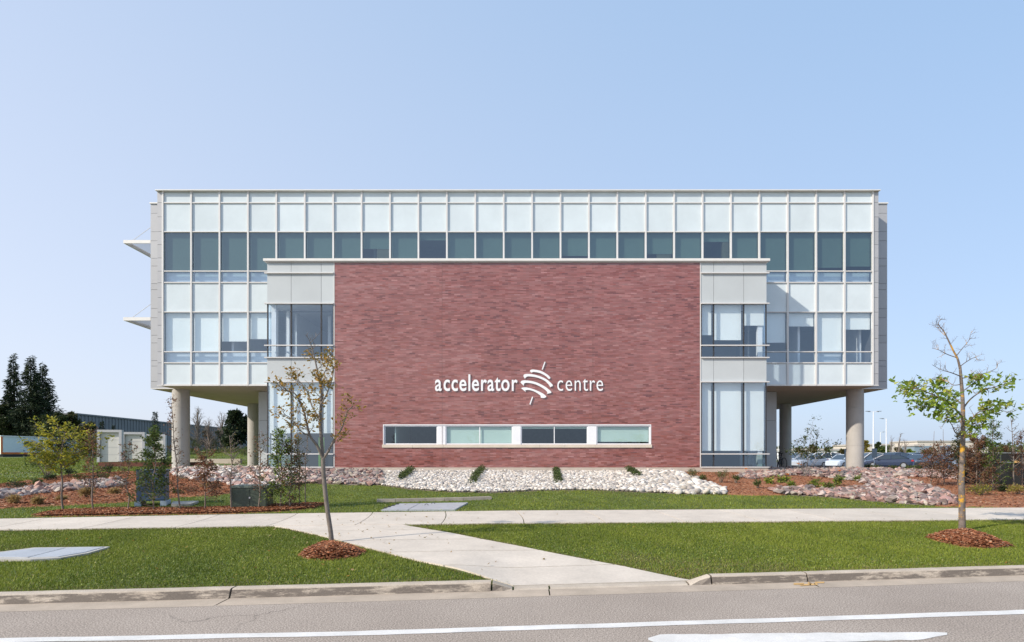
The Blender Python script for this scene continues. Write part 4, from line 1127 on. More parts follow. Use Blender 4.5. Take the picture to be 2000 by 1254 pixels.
b0 = onground(648, 1060); Y0 = b0.y
w = Wood(51)
q = lambda px, py, dy=0.0: P(px, py, Y0 + dy)
w.limb([(b0.x, b0.y, b0.z - .05), q(646, 1040), q(638, 985, .02), q(632, 925, .02), q(631, 893, .02)], .046, .036, 10)
A1 = w.limb([q(631, 897, .02), q(620, 872, -.05), q(606, 852, -.1), q(599, 828, -.15), q(592, 800, -.2), q(575, 768, -.25), q(548, 762, -.3)], .03, .008)
A2 = w.limb([q(631, 897, .02), q(628, 860, .05), q(625, 815, .1), q(628, 770, .1), q(620, 725, .15), q(612, 690, .15), q(606, 668, .15)], .036, .006)
A3 = w.limb([q(631, 897, .02), q(642, 880, 0), q(655, 855, -.05), q(668, 835, -.1), q(678, 805, -.15), q(690, 793, -.15)], .026, .007)
A4 = w.limb([q(626, 820, .1), q(610, 795, .3), q(600, 765, .45), q(585, 745, .5), q(570, 738, .55)], .018, .005)
A5 = w.limb([q(627, 790, .1), q(640, 765, 0), q(650, 735, -.1), q(652, 715, -.1)], .016, .004)
A6 = w.limb([q(606, 852, -.1), q(588, 842, -.3), q(565, 815, -.4), q(545, 808, -.45)], .014, .004)
A7 = w.limb([q(625, 745, .12), q(640, 715, .25), q(648, 690, .3)], .012, .003)
for ln, n_, L_ in ((A1, 11, .34), (A2, 15, .30), (A3, 9, .28), (A4, 8, .32), (A5, 8, .26), (A6, 7, .24), (A7, 6, .22)): w.twigs(ln, n_, L_, .0075, .25, 1, .3)
pts, ax = scatter_tips(w, 1250, .045, lambda u, v: (v > 685) & (v < 866))
finish_tree('street_tree', w, b0, 'slim young street tree with sparse ochre leaves beside the diagonal path', 'tree', [(pts, ax, .074, OCHRE, 'leaf')], M['palebark'])

b0 = onground(1879, 1036); Y0 = b0.y
w = Wood(52)
w.limb([(b0.x, b0.y, b0.z - .05), q(1879, 1000), q(1878, 940), q(1880, 880), q(1881, 830), q(1880, 780), q(1877, 740), q(1875, 715)], .070, .024, 10)
T0 = w.limb([q(1875, 720), q(1870, 700), q(1862, 685), q(1850, 660), q(1842, 645), q(1832, 632), q(1841, 621)], .024, .005)
B = []
for pth, r0 in (
    ([q(1880, 815), q(1865, 798, -.2), q(1850, 785, -.4), q(1820, 770, -.6), q(1785, 758, -.7), q(1752, 765, -.8)], .022),
    ([q(1880, 830), q(1868, 815, .3), q(1845, 800, .6), q(1815, 795, .8), q(1790, 790, .9)], .018),
    ([q(1879, 790), q(1862, 775, .3), q(1845, 762, .5), q(1815, 755, .6), q(1775, 752, .6)], .016),
    ([q(1878, 850), q(1866, 845, -.3), q(1858, 828, -.5), q(1845, 815, -.7)], .014),
    ([q(1880, 800), q(1895, 780, .2), q(1918, 764, .4), q(1945, 755, .5), q(1972, 747, .6)], .018),
    ([q(1881, 835), q(1898, 818, -.2), q(1912, 805, -.3), q(1940, 800, -.4), q(1975, 806, -.5)], .017),
    ([q(1880, 850), q(1892, 838, .2), q(1903, 826, .3), q(1915, 830, .3)], .013),
    ([q(1879, 765), q(1893, 755, -.2), q(1905, 745, -.3), q(1920, 738, -.4)], .012)):
    B.append(w.limb(pth, r0, .004))
for ln in B: w.twigs(ln, 9, .30, .007, .3, 1, .1)
leafy = Wood(53); leafy.tips = list(w.tips); leafy.dirs = list(w.dirs); leafy.r = w.r
for pth, r0 in (
    ([q(1876, 735), q(1858, 728, -.2), q(1838, 722, -.3), q(1820, 712, -.4)], .012),
    ([q(1876, 740), q(1895, 735, .2), q(1920, 730, .3), q(1945, 720, .4), q(1948, 710, .4)], .012),
    ([q(1876, 715), q(1890, 705, .1), q(1905, 698, .2), q(1910, 705, .2)], .010),
    ([q(1867, 698), q(1850, 692, -.1), q(1835, 684, -.2), q(1820, 680, -.2)], .010),
    ([q(1868, 695), q(1880, 680, .2), q(1892, 665, .3), q(1897, 648, .3)], .010),
    ([q(1845, 655), q(1836, 645, .1), q(1828, 630, .1)], .006), ([q(1878, 750), q(1862, 752, .1), q(1845, 742, .3), q(1822, 738, .4)], .010)):
    w.twigs(w.limb(pth, r0, .003), 8, .22, .005, .25, 1, .25)
w.twigs(T0, 10, .2, .005, .3, 1, .2)
pts, ax = scatter_tips(leafy, 3600, .09)
pts = np.asarray(pts); u, v = proj(pts[:, 0], pts[:, 1], pts[:, 2]); k = ((u < 1872) & (v > 738) & (v < 826)) | ((u > 1890) & (v > 732) & (v < 766)) | ((u > 1912) & (v > 780) & (v < 820)) | ((u > 1884) & (u < 1926) & (v > 812) & (v < 852))
k &= w.r.uniform(0, 1, len(k)) < np.where(u < 1872, .25, .20) * (1 + .9 * np.sin(u * .31) * np.sin(v * .37))
finish_tree('street_tree', w, b0, 'half bare maple with green lower leaves and orange lichen on its trunk', 'tree', [(pts[k], ax[k], .145, LIME, 'maple')], M['lichen'])

# saplings in the mulch strip
def sapling(base_px, top_y, lean, label, n_br, br_len, n_leaf, leaf, palette, band=(0.15, 0.95), seed=0, bark='bark', shape='leaf', r=.014, group='saplings planted in the mulch strip', name='sapling', profile=None, cat='sapling'):
    b = onground(*base_px); w = Wood(seed); Yb = b.y; r = r * 1.45
    top = P(base_px[0] + lean, top_y, Yb); H = top.z - b.z; rr = w.r
    pts = [(b.x, b.y, b.z - .04)] + [(b.x + (top.x - b.x) * t + rr.normal(0, .02), b.y + rr.normal(0, .02), b.z + H * t) for t in (.2, .4, .6, .8, 1.0)]
    ln = w.limb(pts, r, r * .22, 6)
    for k in range(n_br):
        t = band[0] + (band[1] - band[0]) * (k + rr.uniform(0, 1)) / n_br
        i = min(int(t * (len(ln) - 1)), len(ln) - 2); p = ln[i]; an = rr.uniform(0, 6.28)
        sc = (profile(t) if profile else (1.1 - .75 * t)); L = br_len * sc * rr.uniform(.6, 1.2)
        d = Vector((math.cos(an), math.sin(an), rr.uniform(.2, .9))).normalized()
        br = w.limb([p, p + d * L * .4, p + d * L * .75 + Vector((0, 0, .03)), p + d * L + Vector((0, 0, .05))], r * .4, .004, 4, 2)
        w.twigs(br, 5, L * .45, .0042, .2, 0, .2, sides=3)
    P_, A_ = scatter_tips(w, int(n_leaf * 1.5), .04)
    return finish_tree(name, w, b, label, cat, [(P_, A_, leaf * 1.45, palette, shape)], M[bark], group)
sapling((123, 996), 858, -4, 'sapling with a yellow green crown above the first mulch strip end', 22, .75, 1500, .062, YELLOW, (.52, .98), 61, r=.022, profile=lambda t: 1.25 - abs(t - .8) * 1.6)
sapling((182, 997), 846, 2, 'thin sapling with dark twigs and rusty leaves in front of the white frames', 26, .42, 420, .045, np.concatenate([RUST, GREEN[:1]]), (.25, .98), 62, r=.017)
sapling((249, 997), 868, 0, 'spindly sapling with faded rust and olive leaves left of the blue cabinet', 22, .38, 380, .04, np.concatenate([RUST, OLIVE]), (.3, .98), 63)
sapling((300, 997), 842, 2, 'leafy green sapling standing right in front of the blue cabinet', 44, .55, 2000, .05, GREEN, (.1, .98), 64, r=.016)
sapling((352, 996), 774, -18, 'very tall thin sapling with a few rusty leaves before the column', 30, .3, 260, .04, RUST, (.15, .98), 65, r=.015)
sapling((400, 996), 862, 3, 'short sapling with curled brown leaves on the mulch strip', 22, .42, 700, .05, RUST, (.18, .8), 66)
sapling((452, 995), 850, -3, 'nearly bare twiggy sapling beside the green transformer', 26, .55, 90, .035, OLIVE, (.35, .98), 67, r=.017)
sapling((504, 994), 838, 4, 'sparse sapling with brown leaves in front of the green transformer', 26, .36, 320, .042, np.concatenate([RUST, OLIVE]), (.2, .9), 68)
sapling((547, 992), 838, 4, 'bushy light green sapling right of the green transformer', 34, .52, 1200, .05, np.concatenate([GREEN, LIME[:2]]), (.04, .95), 69, r=.016)
sapling((566, 992), 858, 3, 'dense sapling with olive brown foliage near the end of the strip', 32, .46, 1100, .042, np.concatenate([OLIVE, RUST[:2]]), (.04, .95), 70)
sapling((585, 988), 850, -1, 'thin olive sapling second from the end of the mulch strip', 22, .3, 340, .038, OLIVE, (.3, .95), 71, r=.013)
sapling((597, 986), 842, 2, 'bare thin sapling at the far end of the mulch strip', 16, .24, 60, .03, OLIVE, (.3, .95), 72, r=.013)

# shrubs
def shrub(base_px, wpx, hpx, label, palette, n, leaf, seed, group=None, name='shrub', shape='leaf', stems=9, fill=0.75, base=None, Y=None, cat='shrub'):
    b = onground(*base_px) if base is None else base; rr = np.random.default_rng(seed); sc = b.y / F
    W_, H = wpx * sc / 2, hpx * sc; w = Wood(seed)
    tips = []
    for k in range(stems):
        an = rr.uniform(0, 6.28); ra = math.sqrt(rr.uniform(0, 1)); e = Vector((b.x + math.cos(an) * W_ * ra * .9, b.y + math.sin(an) * W_ * ra * .7, b.z + H * rr.uniform(.55, .95) * (1 - .35 * ra)))
        m_ = Vector((b.x, b.y, b.z)).lerp(e, .5) + Vector((0, 0, .12 * H))
        ln = w.limb([(b.x + rr.normal(0, .03), b.y + rr.normal(0, .03), b.z - .02), m_, e], .009 + .004 * H, .003, 4, 3); w.twigs(ln, 4, W_ * .4, .003, .4, 0, .3, sides=3)
    T = np.array([tuple(p) for p in w.tips]); i = rr.integers(len(T), size=n)
    pts = T[i] + rr.normal(scale=(W_ * .16 * fill, W_ * .13 * fill, H * .10 * fill), size=(n, 3)); pts[:, 2] = np.maximum(pts[:, 2], b.z + .02)
    t = tag(empty(name, b), label, cat, group)
    w.mb.build('stems', M['bark'], t); link('foliage', leaf_mesh('foliage', pts, leaf, palette, rr, shape), t); return t
shrub((92, 934), 95, 75, 'dark multi stemmed shrub at the back of the left mulch bed', np.concatenate([DGREEN, GREEN]), 1500, .075, 81, stems=12)
for n_, (px, py, wv, hv, pl_) in enumerate(((22, 957, 60, 18, DGREEN), (70, 951, 26, 20, GREEN), (95, 939, 32, 14, DGREEN), (155, 938, 28, 16, GREEN), (205, 938, 26, 16, GREEN), (135, 932, 34, 22, DGREEN), (215, 926, 40, 24, DGREEN))):
    shrub((px, py), wv, hv, ['low dark juniper at the lawn edge of the left mulch bed', 'small green shrub just above the line of creek rocks', 'low dark shrub below the multi stemmed shrub', 'round green shrub in the upper left mulch', 'small green shrub nearest the white frames', 'dark shrub beside the yellow sapling trunk', 'dark spreading shrub under the white frames'][n_], pl_, 420, .06, 90 + n_, 'shrubs in the left mulch bed')
for n_, (px, py, wv, hv) in enumerate(((28, 985, 22, 20), (70, 987, 26, 18), (120, 978, 10, 8), (168, 974, 26, 26), (222, 966, 20, 12))):
    shrub((px, py), wv, hv, 'tuft of dry straw coloured ornamental grass in the left mulch bed', STRAW, 520, .14, 110 + n_, 'dry grass tufts in the left mulch bed', 'ornamental_grass', 'long', 8, cat='grass tuft')
for n_, (px, py, wv, hv, pl_) in enumerate(((372, 962, 40, 14, RUST), (350, 966, 26, 12, OLIVE), (405, 954, 34, 12, np.concatenate([RUST, STRAW])))):
    shrub((px, py), wv, hv, ['low rusty shrub between boulders and lawn', 'low olive shrub beside the tall thin sapling', 'low straw and rust shrub below the boulders'][n_], pl_, 420, .05, 120 + n_, 'low shrubs below the boulder pile')
# four strips of low hedge across the white stones
for n_, (x0, y0, x1, y1) in enumerate(((804, 917, 782, 937), (942, 915, 922, 945), (1085, 915, 1091, 944), (1220, 914, 1247, 931))):
    p0, p1 = onground(x0, y0 + 6), onground(x1, y1 + 3); rr = np.random.default_rng(130 + n_); m_ = 1900
    tt_ = rr.uniform(0, 1, m_); c_ = np.array(p0)[None] * (1 - tt_)[:, None] + np.array(p1)[None] * tt_[:, None]
    lump = 1 + .3 * np.sin(tt_ * 19 + n_)
    off = rr.normal(size=(m_, 3)); off /= np.linalg.norm(off, axis=1)[:, None]; off *= (rr.uniform(.3, 1, m_) ** .4 * lump)[:, None] * np.array([.17, .2, .17])
    pts = c_ + off; pts[:, 2] = ground(pts[:, 0], pts[:, 1]) + .15 + off[:, 2]
    mid = p0.lerp(p1, .5); t = tag(empty('low_hedge', (mid.x, mid.y, G(mid.x, mid.y))), ['low green hedge strip in the stones below the first ribbon window', 'low green hedge strip in the stones below the lettering', 'low straight green hedge strip in the stones below the third ribbon window', 'short slanting hedge strip in the stones nearest the right mulch bed'][n_], 'hedge', 'hedge strips across the white stones')
    link('foliage', leaf_mesh('foliage', pts, .075, np.concatenate([DGREEN * 1.2, GREEN, OLIVE[:1]]), rr), t)
    w = Wood(140 + n_)
    for k in range(7):
        c = p0.lerp(p1, (k + .5) / 7); gz_ = G(c.x, c.y); w.mb.tube([(c.x, c.y, gz_ - .02), (c.x + rr.normal(0, .03), c.y, gz_ + .2)], [.012, .005], 5)
    w.mb.build('stems', M['bark'], t)
# shrubs and day lilies on the right
rs = [((1355, 936), 24, 27, GREEN, 'green shrub next to the white stones by the brick corner'), ((1372, 940), 16, 14, GREEN, 'small green shrub beside a bigger one near the white stones'), ((1408, 944), 38, 36, GREEN, 'widest green shrub in front of the right glass bay'), ((1437, 945), 18, 22, GREEN, 'upright green shrub between the wide shrub and pink rocks'), ((1480, 955), 18, 24, GREEN, 'lone green shrub at the rim of the mulch island')]
for n_, (bp_, wv, hv, pl_, lb) in enumerate(rs): shrub(bp_, wv, hv, lb, pl_, 420, .05, 150 + n_, 'shrubs in front of the right bay')
for n_, (px, py, wv, hv) in enumerate(((1505, 946, 16, 16), (1530, 944, 18, 15), (1546, 952, 12, 10), (1590, 953, 26, 18), (1634, 950, 24, 28), (1617, 958, 34, 14), (1676, 941, 10, 12), (1428, 920, 10, 10), (1463, 919, 9, 12), (1500, 917, 14, 14), (1528, 915, 22, 10))):
    shrub((px, py), wv, hv, 'grassy day lily clump with narrow green blades in rusty mulch', np.concatenate([LIME, GREEN]), 170, .2, 160 + n_, 'day lily clumps in the right mulch', 'day_lily', 'long', 6, cat='flower')
ORANGE = pal((0.80, 0.26, 0.03), (0.72, 0.20, 0.02), (0.85, 0.36, 0.06))
for n_, (px, py, g_) in enumerate(((1501, 904, 917), (1506, 901, 917), (1539, 928, 940), (1559, 907, 925), (1565, 909, 925), (1640, 921, 938), (1457, 917, 924))):
    b = onground(px, g_); w = Wood(175 + n_); top = P(px, py, b.y); w.mb.tube([tuple(b), tuple(top)], [.006, .004], 5)
    t = tag(empty('lily_flower', b), 'single orange day lily bloom on a thin stalk', 'flower', 'orange lily blooms')
    w.mb.build('stalk', M['leafgreen'], t)
    bb = MB()
    for k in range(6):
        an = k * math.pi / 3; d = Vector((math.cos(an), math.sin(an), .9)); e = Vector((-math.sin(an), math.cos(an), 0)) * .028
        p = Vector(top); bb.quad(p, p + d * .05 + e, p + d * .085 + Vector((math.cos(an), math.sin(an), 0)) * .03, p + d * .05 - e)
    bb.build('petals', M['orange_petal'], t)
# young multi stem tree in front of the parking lot
b = onground(1572, 932); w = Wood(180)
for (tx_, ty_, dy) in ((1588, 822, 0), (1555, 862, .3), (1618, 868, -.2), (1600, 848, .3), (1545, 880, -.3), (1632, 866, .1), (1575, 850, .2), (1568, 885, .4)):
    e = P(tx_, ty_, b.y + dy); m1 = Vector(b).lerp(e, .4) + Vector((w.r.normal(0, .06), 0, .12))
    ln = w.limb([(b.x + w.r.normal(0, .04), b.y + w.r.normal(0, .04), b.z - .03), m1, e], .013, .004, 5, 4); w.twigs(ln, 8, .36, .004, .45, 1, .15)
pts, ax = scatter_tips(w, 1000, .05, lambda u, v: v < 895)
finish_tree('young_tree', w, b, 'loose multi stemmed young tree with dark leaves before the parked cars', 'tree', [(pts, ax, .10, np.concatenate([GREEN, DGREEN, OLIVE]), 'leaf')], M['palebark'])
# rusty beeches and saplings in front of the dark fence
G2 = 'saplings in front of the dark fence'
sapling((1817, 950), 842, 8, 'twiggy sapling with rust leaves before the white parked car', 32, .6, 1000, .05, RUST, (.12, .7), 191, r=.018, group=G2)
sapling((1845, 948), 838, -3, 'bare topped sapling with rust leaves low down beside the white sign', 32, .55, 1000, .05, RUST, (.1, .65), 192, r=.018, group=G2)
sapling((1908, 958), 850, -2, 'bushy sapling full of reddish brown leaves next to the maple trunk', 54, .72, 3200, .05, RUST, (.05, .95), 193, r=.018, group=G2)
sapling((1940, 960), 826, 0, 'green sapling with tiered branches in front of the dark fence', 46, .6, 1500, .05, np.concatenate([GREEN, LIME[2:4]]), (.06, .97), 194, r=.018, group=G2)
sapling((1981, 958), 815, -6, 'pale bare sapling with a crooked top near the orange notice', 24, .45, 60, .04, OLIVE, (.35, .98), 195, bark='palebark', r=.022, group=G2)
sapling((1870, 950), 845, 3, 'small dark conifer like sapling hidden behind the maple trunk', 34, .34, 1000, .05, np.concatenate([DGREEN, OLIVE]), (.2, .98), 196, group=G2)
sapling((1996, 956), 835, 2, 'thin twiggy sapling with dull red leaves at the fence', 26, .5, 500, .05, RUST, (.1, .9), 197, group=G2)
for n_, (px, py, wv, hv, pl_, lb) in enumerate(((1916, 968, 62, 24, np.concatenate([YELLOW, OLIVE]), 'wide yellow green spirea mound right of the maple trunk'), (1962, 962, 26, 14, DGREEN, 'small dark green shrub between two yellow mounds'), (1990, 968, 44, 24, np.concatenate([YELLOW, STRAW]), 'yellow and straw coloured mound next to the dark shrub'))):
    shrub((px, py), wv, hv, lb, pl_, 1300, .045, 200 + n_, 'low mounds along the dark fence', stems=16)
for n_, (px, py, wv) in enumerate(((1700, 918, 36), (1741, 920, 40), (1782, 920, 38), (1600, 912, 34), (1640, 913, 20))):
    bb_ = onground(px, py); shrub(None, wv, 9, ['low spreading juniper right of the concrete column foot', 'low juniper below the dark navy sedan', 'low juniper below the blue sedan', 'low juniper behind the young tree stems', 'small juniper tuft just left of the concrete column'][n_], np.concatenate([OLIVE, GREEN]), 800, .09, 210 + n_, 'junipers along the parking lot edge', 'juniper', stems=12, base=bb_)

# ------------------------------------------------------------------ background: trees, sheds, frames
def conifer(base, H, Rb, seed, label, palette, group=None, n=5200, gap=0.0, name='spruce_tree', taper=1.0, leaf=None):
    rr = np.random.default_rng(seed); b = Vector(base); w = Wood(seed)
    w.limb([(b.x, b.y, b.z - .2), (b.x + .02 * H * rr.normal(), b.y, b.z + H * .5), (b.x, b.y, b.z + H)], H * .018 + .03, .015, 7, 4)
    pts = []; ax = []; z = .08 * H; k = 0
    while z < .985 * H:
        t = z / H; R_ = Rb * (1 - t) ** taper * (1 + .12 * math.sin(k * 2.3)) + .02 * H * (1 - t) + .05
        for q_ in range(int(7 + 5 * (1 - t))):
            an = rr.uniform(0, 6.28); L = R_ * rr.uniform(.55, 1.12); d = np.array([math.cos(an), math.sin(an), 0])
            tipd = -.22 * L * (1 - .9 * t) + .12 * L * t
            w.mb.tube([(b.x, b.y, b.z + z), tuple(np.array(b) + d * L * .5 + [0, 0, z + .1 * tipd]), tuple(np.array(b) + d * L + [0, 0, z + tipd])], [.012 * H * .25 * (1 - t) + .01, .012, .006], 3, cap=False)
            m_ = max(5, int(n * (R_ / Rb) / 330))
            f = rr.uniform(.12, 1.03, m_); p = np.array(b)[None] + d[None] * (f * L)[:, None]
            p[:, 2] += z + tipd * f ** 1.6 + .03 * H * .2 * np.sin(f * 3)
            side = np.array([-d[1], d[0], 0])[None] * rr.normal(0, .13 * L + .03, m_)[:, None]
            pts.append(p + side + np.stack([0 * f, 0 * f, rr.normal(0, .012 * H, m_)], -1)); ax.append(d[None] * 1.0 + side * 1.2 + np.array([0, 0, -.35]))
        z += H * (.030 + .012 * (1 - t)); k += 1
    pts = np.concatenate(pts); ax = np.concatenate(ax)
    t = tag(empty(name, b), label, 'tree', group); w.mb.build('trunk', M['darkbark'], t)
    link('crown', leaf_mesh('crown', pts, leaf or H * .052, palette, rr, 'spray', up=.2, axis=ax, mat=M['needle']), t); return t
def gpos(px, Y): X_ = (px - CX) * Y / F; return Vector((X_, Y, G(X_, Y)))
def topz(py, Y): return CZ - (py - HY) * Y / F
def con(px, Y, ytop, wpx, seed, label, palette=NEEDLE, **k):
    b = gpos(px, Y); return conifer(b, topz(ytop, Y) - b.z, wpx * Y / F / 2, seed, label, palette, **k)
GC = 'tall dark spruces behind the trailer'
con(26, 112, 690, 66, 301, 'tall dark spruce with a thin leading top left of its twins', group=GC, n=26000, taper=1.0, leaf=.62)
con(60, 109, 694, 92, 302, 'tallest broad dark spruce in the middle of the clump', group=GC, n=34000, taper=.95, leaf=.62)
con(84, 113, 708, 96, 303, 'dark spruce with drooping right side beside the broadest one', group=GC, n=30000, taper=.92, leaf=.62)
con(303, 98, 804, 44, 304, 'small pointed spruce in front of the grey warehouse', BLUEN, n=3600)
con(199, 112, 822, 22, 305, 'little dark spruce top behind the first white frame', NEEDLE, n=1500)
con(222, 108, 830, 18, 306, 'tiny spruce tip between the white frames', NEEDLE, n=1200)
# broad leaved and mixed trees: a trunk with limbs and thousands of leaf faces in clumps
def broad(px, Y, ytop, wpx, seed, label, palette, n=4200, clumps=16, group=None, leaf=None, bark='darkbark', name='leafy_tree', low=.12, bare=False):
    b = gpos(px, Y); H = topz(ytop, Y) - b.z; W_ = wpx * Y / F / 2; rr = np.random.default_rng(seed); w = Wood(seed)
    w.limb([(b.x, b.y, b.z - .2), (b.x + rr.normal(0, .02) * H, b.y, b.z + H * .3), (b.x + rr.normal(0, .03) * H, b.y, b.z + H * .6)], H * .022 + .02, H * .01, 7, 4)
    P_ = []
    for k in range(clumps):
        t = low + (1 - low) * (k + rr.uniform(0, 1)) / clumps * .97; wid = W_ * (math.sin(math.pi * min(1, .22 + .72 * t)) ** .7); an = rr.uniform(0, 6.28); ra = rr.uniform(.2, .8)
        c = Vector((b.x + math.cos(an) * wid * ra, b.y + math.sin(an) * wid * ra, b.z + H * t * .93))
        ln = w.limb([(b.x, b.y, b.z + H * max(.1, t * .55)), Vector((b.x, b.y, b.z + H * t * .75)).lerp(c, .55), c], H * .009 + .008, .004 * H * .3 + .004, 5, 3)
        w.twigs(ln, 5, W_ * .5, H * .0022 + .003, .35, 1, .3, sides=3)
        m_ = n // clumps; o_ = rr.normal(size=(m_, 3)); o_ /= np.linalg.norm(o_, axis=1)[:, None]; s_ = wid * rr.uniform(.30, .5)
        P_.append(np.array(c)[None] + o_ * (rr.uniform(.05, 1, m_) ** .5)[:, None] * np.array([s_, s_, s_ * .8]))
    t = tag(empty(name, b), label, 'tree', group); w.mb.build('trunk', M[bark], t)
    if not bare:
        pts = np.concatenate(P_); pts[:, 2] = np.maximum(pts[:, 2], ground(pts[:, 0], pts[:, 1]) + .1); link('crown', leaf_mesh('crown', pts, leaf or H * .05, palette, rr), t)
    return t
DARK2 = np.concatenate([DGREEN, OLIVE[:1] * .7])
broad(6, 108, 782, 80, 311, 'dark leafy tree under the spruces behind the trailer', DARK2, 6500, clumps=24, group='dark trees behind the trailer')
broad(108, 108, 800, 90, 312, 'wide dark leafy tree right of the spruces', DARK2, 7500, clumps=26, group='dark trees behind the trailer')
broad(143, 110, 797, 56, 313, 'dark olive tree with a ragged top before the warehouse end', np.concatenate([DARK2, OLIVE]), 5200, clumps=22, group='dark trees behind the trailer')
broad(172, 104, 820, 56, 314, 'autumn tinged dark green tree next to the first white frame', np.concatenate([DGREEN, OLIVE, RUST[:1] * .6]), 5200, clumps=22, group='dark trees behind the trailer')
broad(194, 100, 838, 34, 315, 'low dark green tree just left of the white frames', DARK2, 2400, group='dark trees behind the trailer')
broad(272, 92, 858, 30, 316, 'yellow leaved bush glimpsed between two white frames', np.concatenate([YELLOW, OLIVE]), 1400, group='bushes behind the white frames')
broad(326, 90, 868, 34, 317, 'olive bush right of the last white frame', np.concatenate([OLIVE, GREEN]), 1500, group='bushes behind the white frames')
broad(386, 78, 786, 46, 318, 'pale bare tree seen through the left underpass', OLIVE, bark='palebark', bare=True, clumps=40, name='bare_tree', group='bare trees beyond the underpass')
broad(408, 76, 812, 44, 319, 'bare spreading tree leaning beside the dark pine', OLIVE, bark='bark', bare=True, clumps=44, name='bare_tree', group='bare trees beyond the underpass')
broad(433, 82, 798, 40, 320, 'thin bare tree behind the dark pine', OLIVE, bark='bark', bare=True, clumps=36, name='bare_tree', group='bare trees beyond the underpass')
broad(461, 72, 796, 62, 321, 'broad dark pine seen between the two left columns', NEEDLE * 1.25, 6500, clumps=26, leaf=.42, name='pine_tree', low=.25)
for n_, (px, Y, yt, wv, pl_, lb) in enumerate(((376, 74, 852, 34, np.concatenate([GREEN, OLIVE * .7]), 'green bush beside the left front column'), (402, 80, 838, 52, np.concatenate([OLIVE * .6, RUST * .5, DGREEN]), 'olive bush under the pale bare tree'), (432, 79, 836, 52, np.concatenate([DGREEN, OLIVE * .6]), 'dark bush at the foot of the pine'), (452, 68, 878, 46, np.concatenate([OLIVE, RUST]), 'rusty meadow shrub on the grassy bank'), (478, 62, 872, 26, GREEN, 'bright green bush beside the rear left column'), (350, 84, 862, 30, OLIVE, 'olive bush hidden behind the left front column'))):
    broad(px, Y, yt, wv, 330 + n_, lb, pl_, 1700, clumps=9, group='bushes on the grassy bank', name='bush', low=.05)
# meadow weeds on the bank
rr = np.random.default_rng(340); m_ = 9000
X_ = rr.uniform(-42, -16, m_); Y_ = rr.uniform(57, 84, m_); k = (snoise(X_, Y_, 31, .25) > -.05) | (Y_ > 68); X_, Y_ = X_[k], Y_[k]
pts = np.stack([X_, Y_, ground(X_, Y_) + rr.uniform(0, .35, len(X_))], -1)
tag(link('meadow', leaf_mesh('meadow', pts, .5, np.concatenate([OLIVE, GREEN, STRAW[:1] * .6]), rr, 'long', up=.05)), 'tall olive meadow weeds on the bank behind the left columns', 'weeds', kind='stuff')

# grey warehouse
M['siding'] = simple('grey ribbed siding', (0.17, 0.18, 0.195), 0.6, 0.05, 0.3, rand=0.06)
M['trailerwhite'] = simple('trailer white', (0.66, 0.74, 0.76), 0.45, 0.04)
M['trailerorange'] = simple('trailer orange stripe', (0.62, 0.16, 0.03), 0.5, 0.06)
M['tyre'] = simple('tyre rubber', (0.02, 0.02, 0.022), 0.8, 0.1)
M['rim'] = simple('alloy rim', (0.50, 0.51, 0.53), 0.35, 0.05, metal=0.6)
M['corten'] = simple('rusty steel', (0.11, 0.035, 0.022), 0.85, 0.25, 2, 0.2, 30)
M['framegrey'] = simple('pale grey frame', (0.46, 0.46, 0.48), 0.6, 0.06)
M['boardwhite'] = simple('weathered white board', (0.60, 0.59, 0.56), 0.7, 0.06, 1.5)
WX, WY0, WY1, WZT = -85.5, 118.0, 205.0, 9.9
wh = tag(empty('warehouse', (WX, WY0, 1.5)), 'long grey ribbed metal warehouse behind the dark trees', 'building')
boxo('warehouse_wall', WX - 26, WX, WY0, WY1, .6, WZT, M['siding'], wh)
boxo('eave', WX - 26, WX + .25, WY0 - .2, WY1, WZT + .004, WZT + .3, M['siding'], wh)
b = MB()
for k in range(87): b.box(WX + .004, WX + .1, WY0 + k * 1.0 + .1, WY0 + k * 1.0 + .5, .6, WZT - .01)
o = b.build('ribs', M['siding'], wh); o['kind'] = 'stuff'

# white site trailer
T0_, T1_ = Vector((-82.3, 97.0, 0)), Vector((-79.4, 110.0, 0)); L_ = (T1_ - T0_).length; an = math.atan2(T1_.y - T0_.y, T1_.x - T0_.x)
gz = topz(889.5, 97.0)
tr = tag(empty('site_trailer', (T0_.x, T0_.y, gz)), 'long white site trailer with orange stripe parked on the far lawn', 'trailer'); tr.rotation_euler = (0, 0, an)
def lpart(name, parts, mat, parent): return local(name, parts, mat, parent)
lpart('trailer_body', [(0, L_, 0, 3.0, .18, 3.0)], M['trailerwhite'], tr); lpart('trailer_roof', [(-.1, L_ + .1, -.12, 3.1, 3.003, 3.15)], M['white'], tr)
lpart('stripe', [(-.02, L_ + .02, -.03, -.004, .2, .5)], M['trailerorange'], tr); lpart('corner_trim', [(-.03, .25, -.04, -.005, .51, 3.0)], M['trailerorange'], tr)
lpart('window', [(3.6, 5.0, -.05, -.004, 1.5, 2.3)], M['darkframe'], tr); lpart('window', [(9.2, 10.4, -.05, -.004, 1.5, 2.3)], M['darkframe'], tr)
lpart('door', [(7.0, 8.0, -.05, -.004, .55, 2.6)], M['trailerwhite'], tr); lpart('skirt', [(.4, L_ - .4, .1, 2.9, -.9, .178)], M['darkframe'], tr)

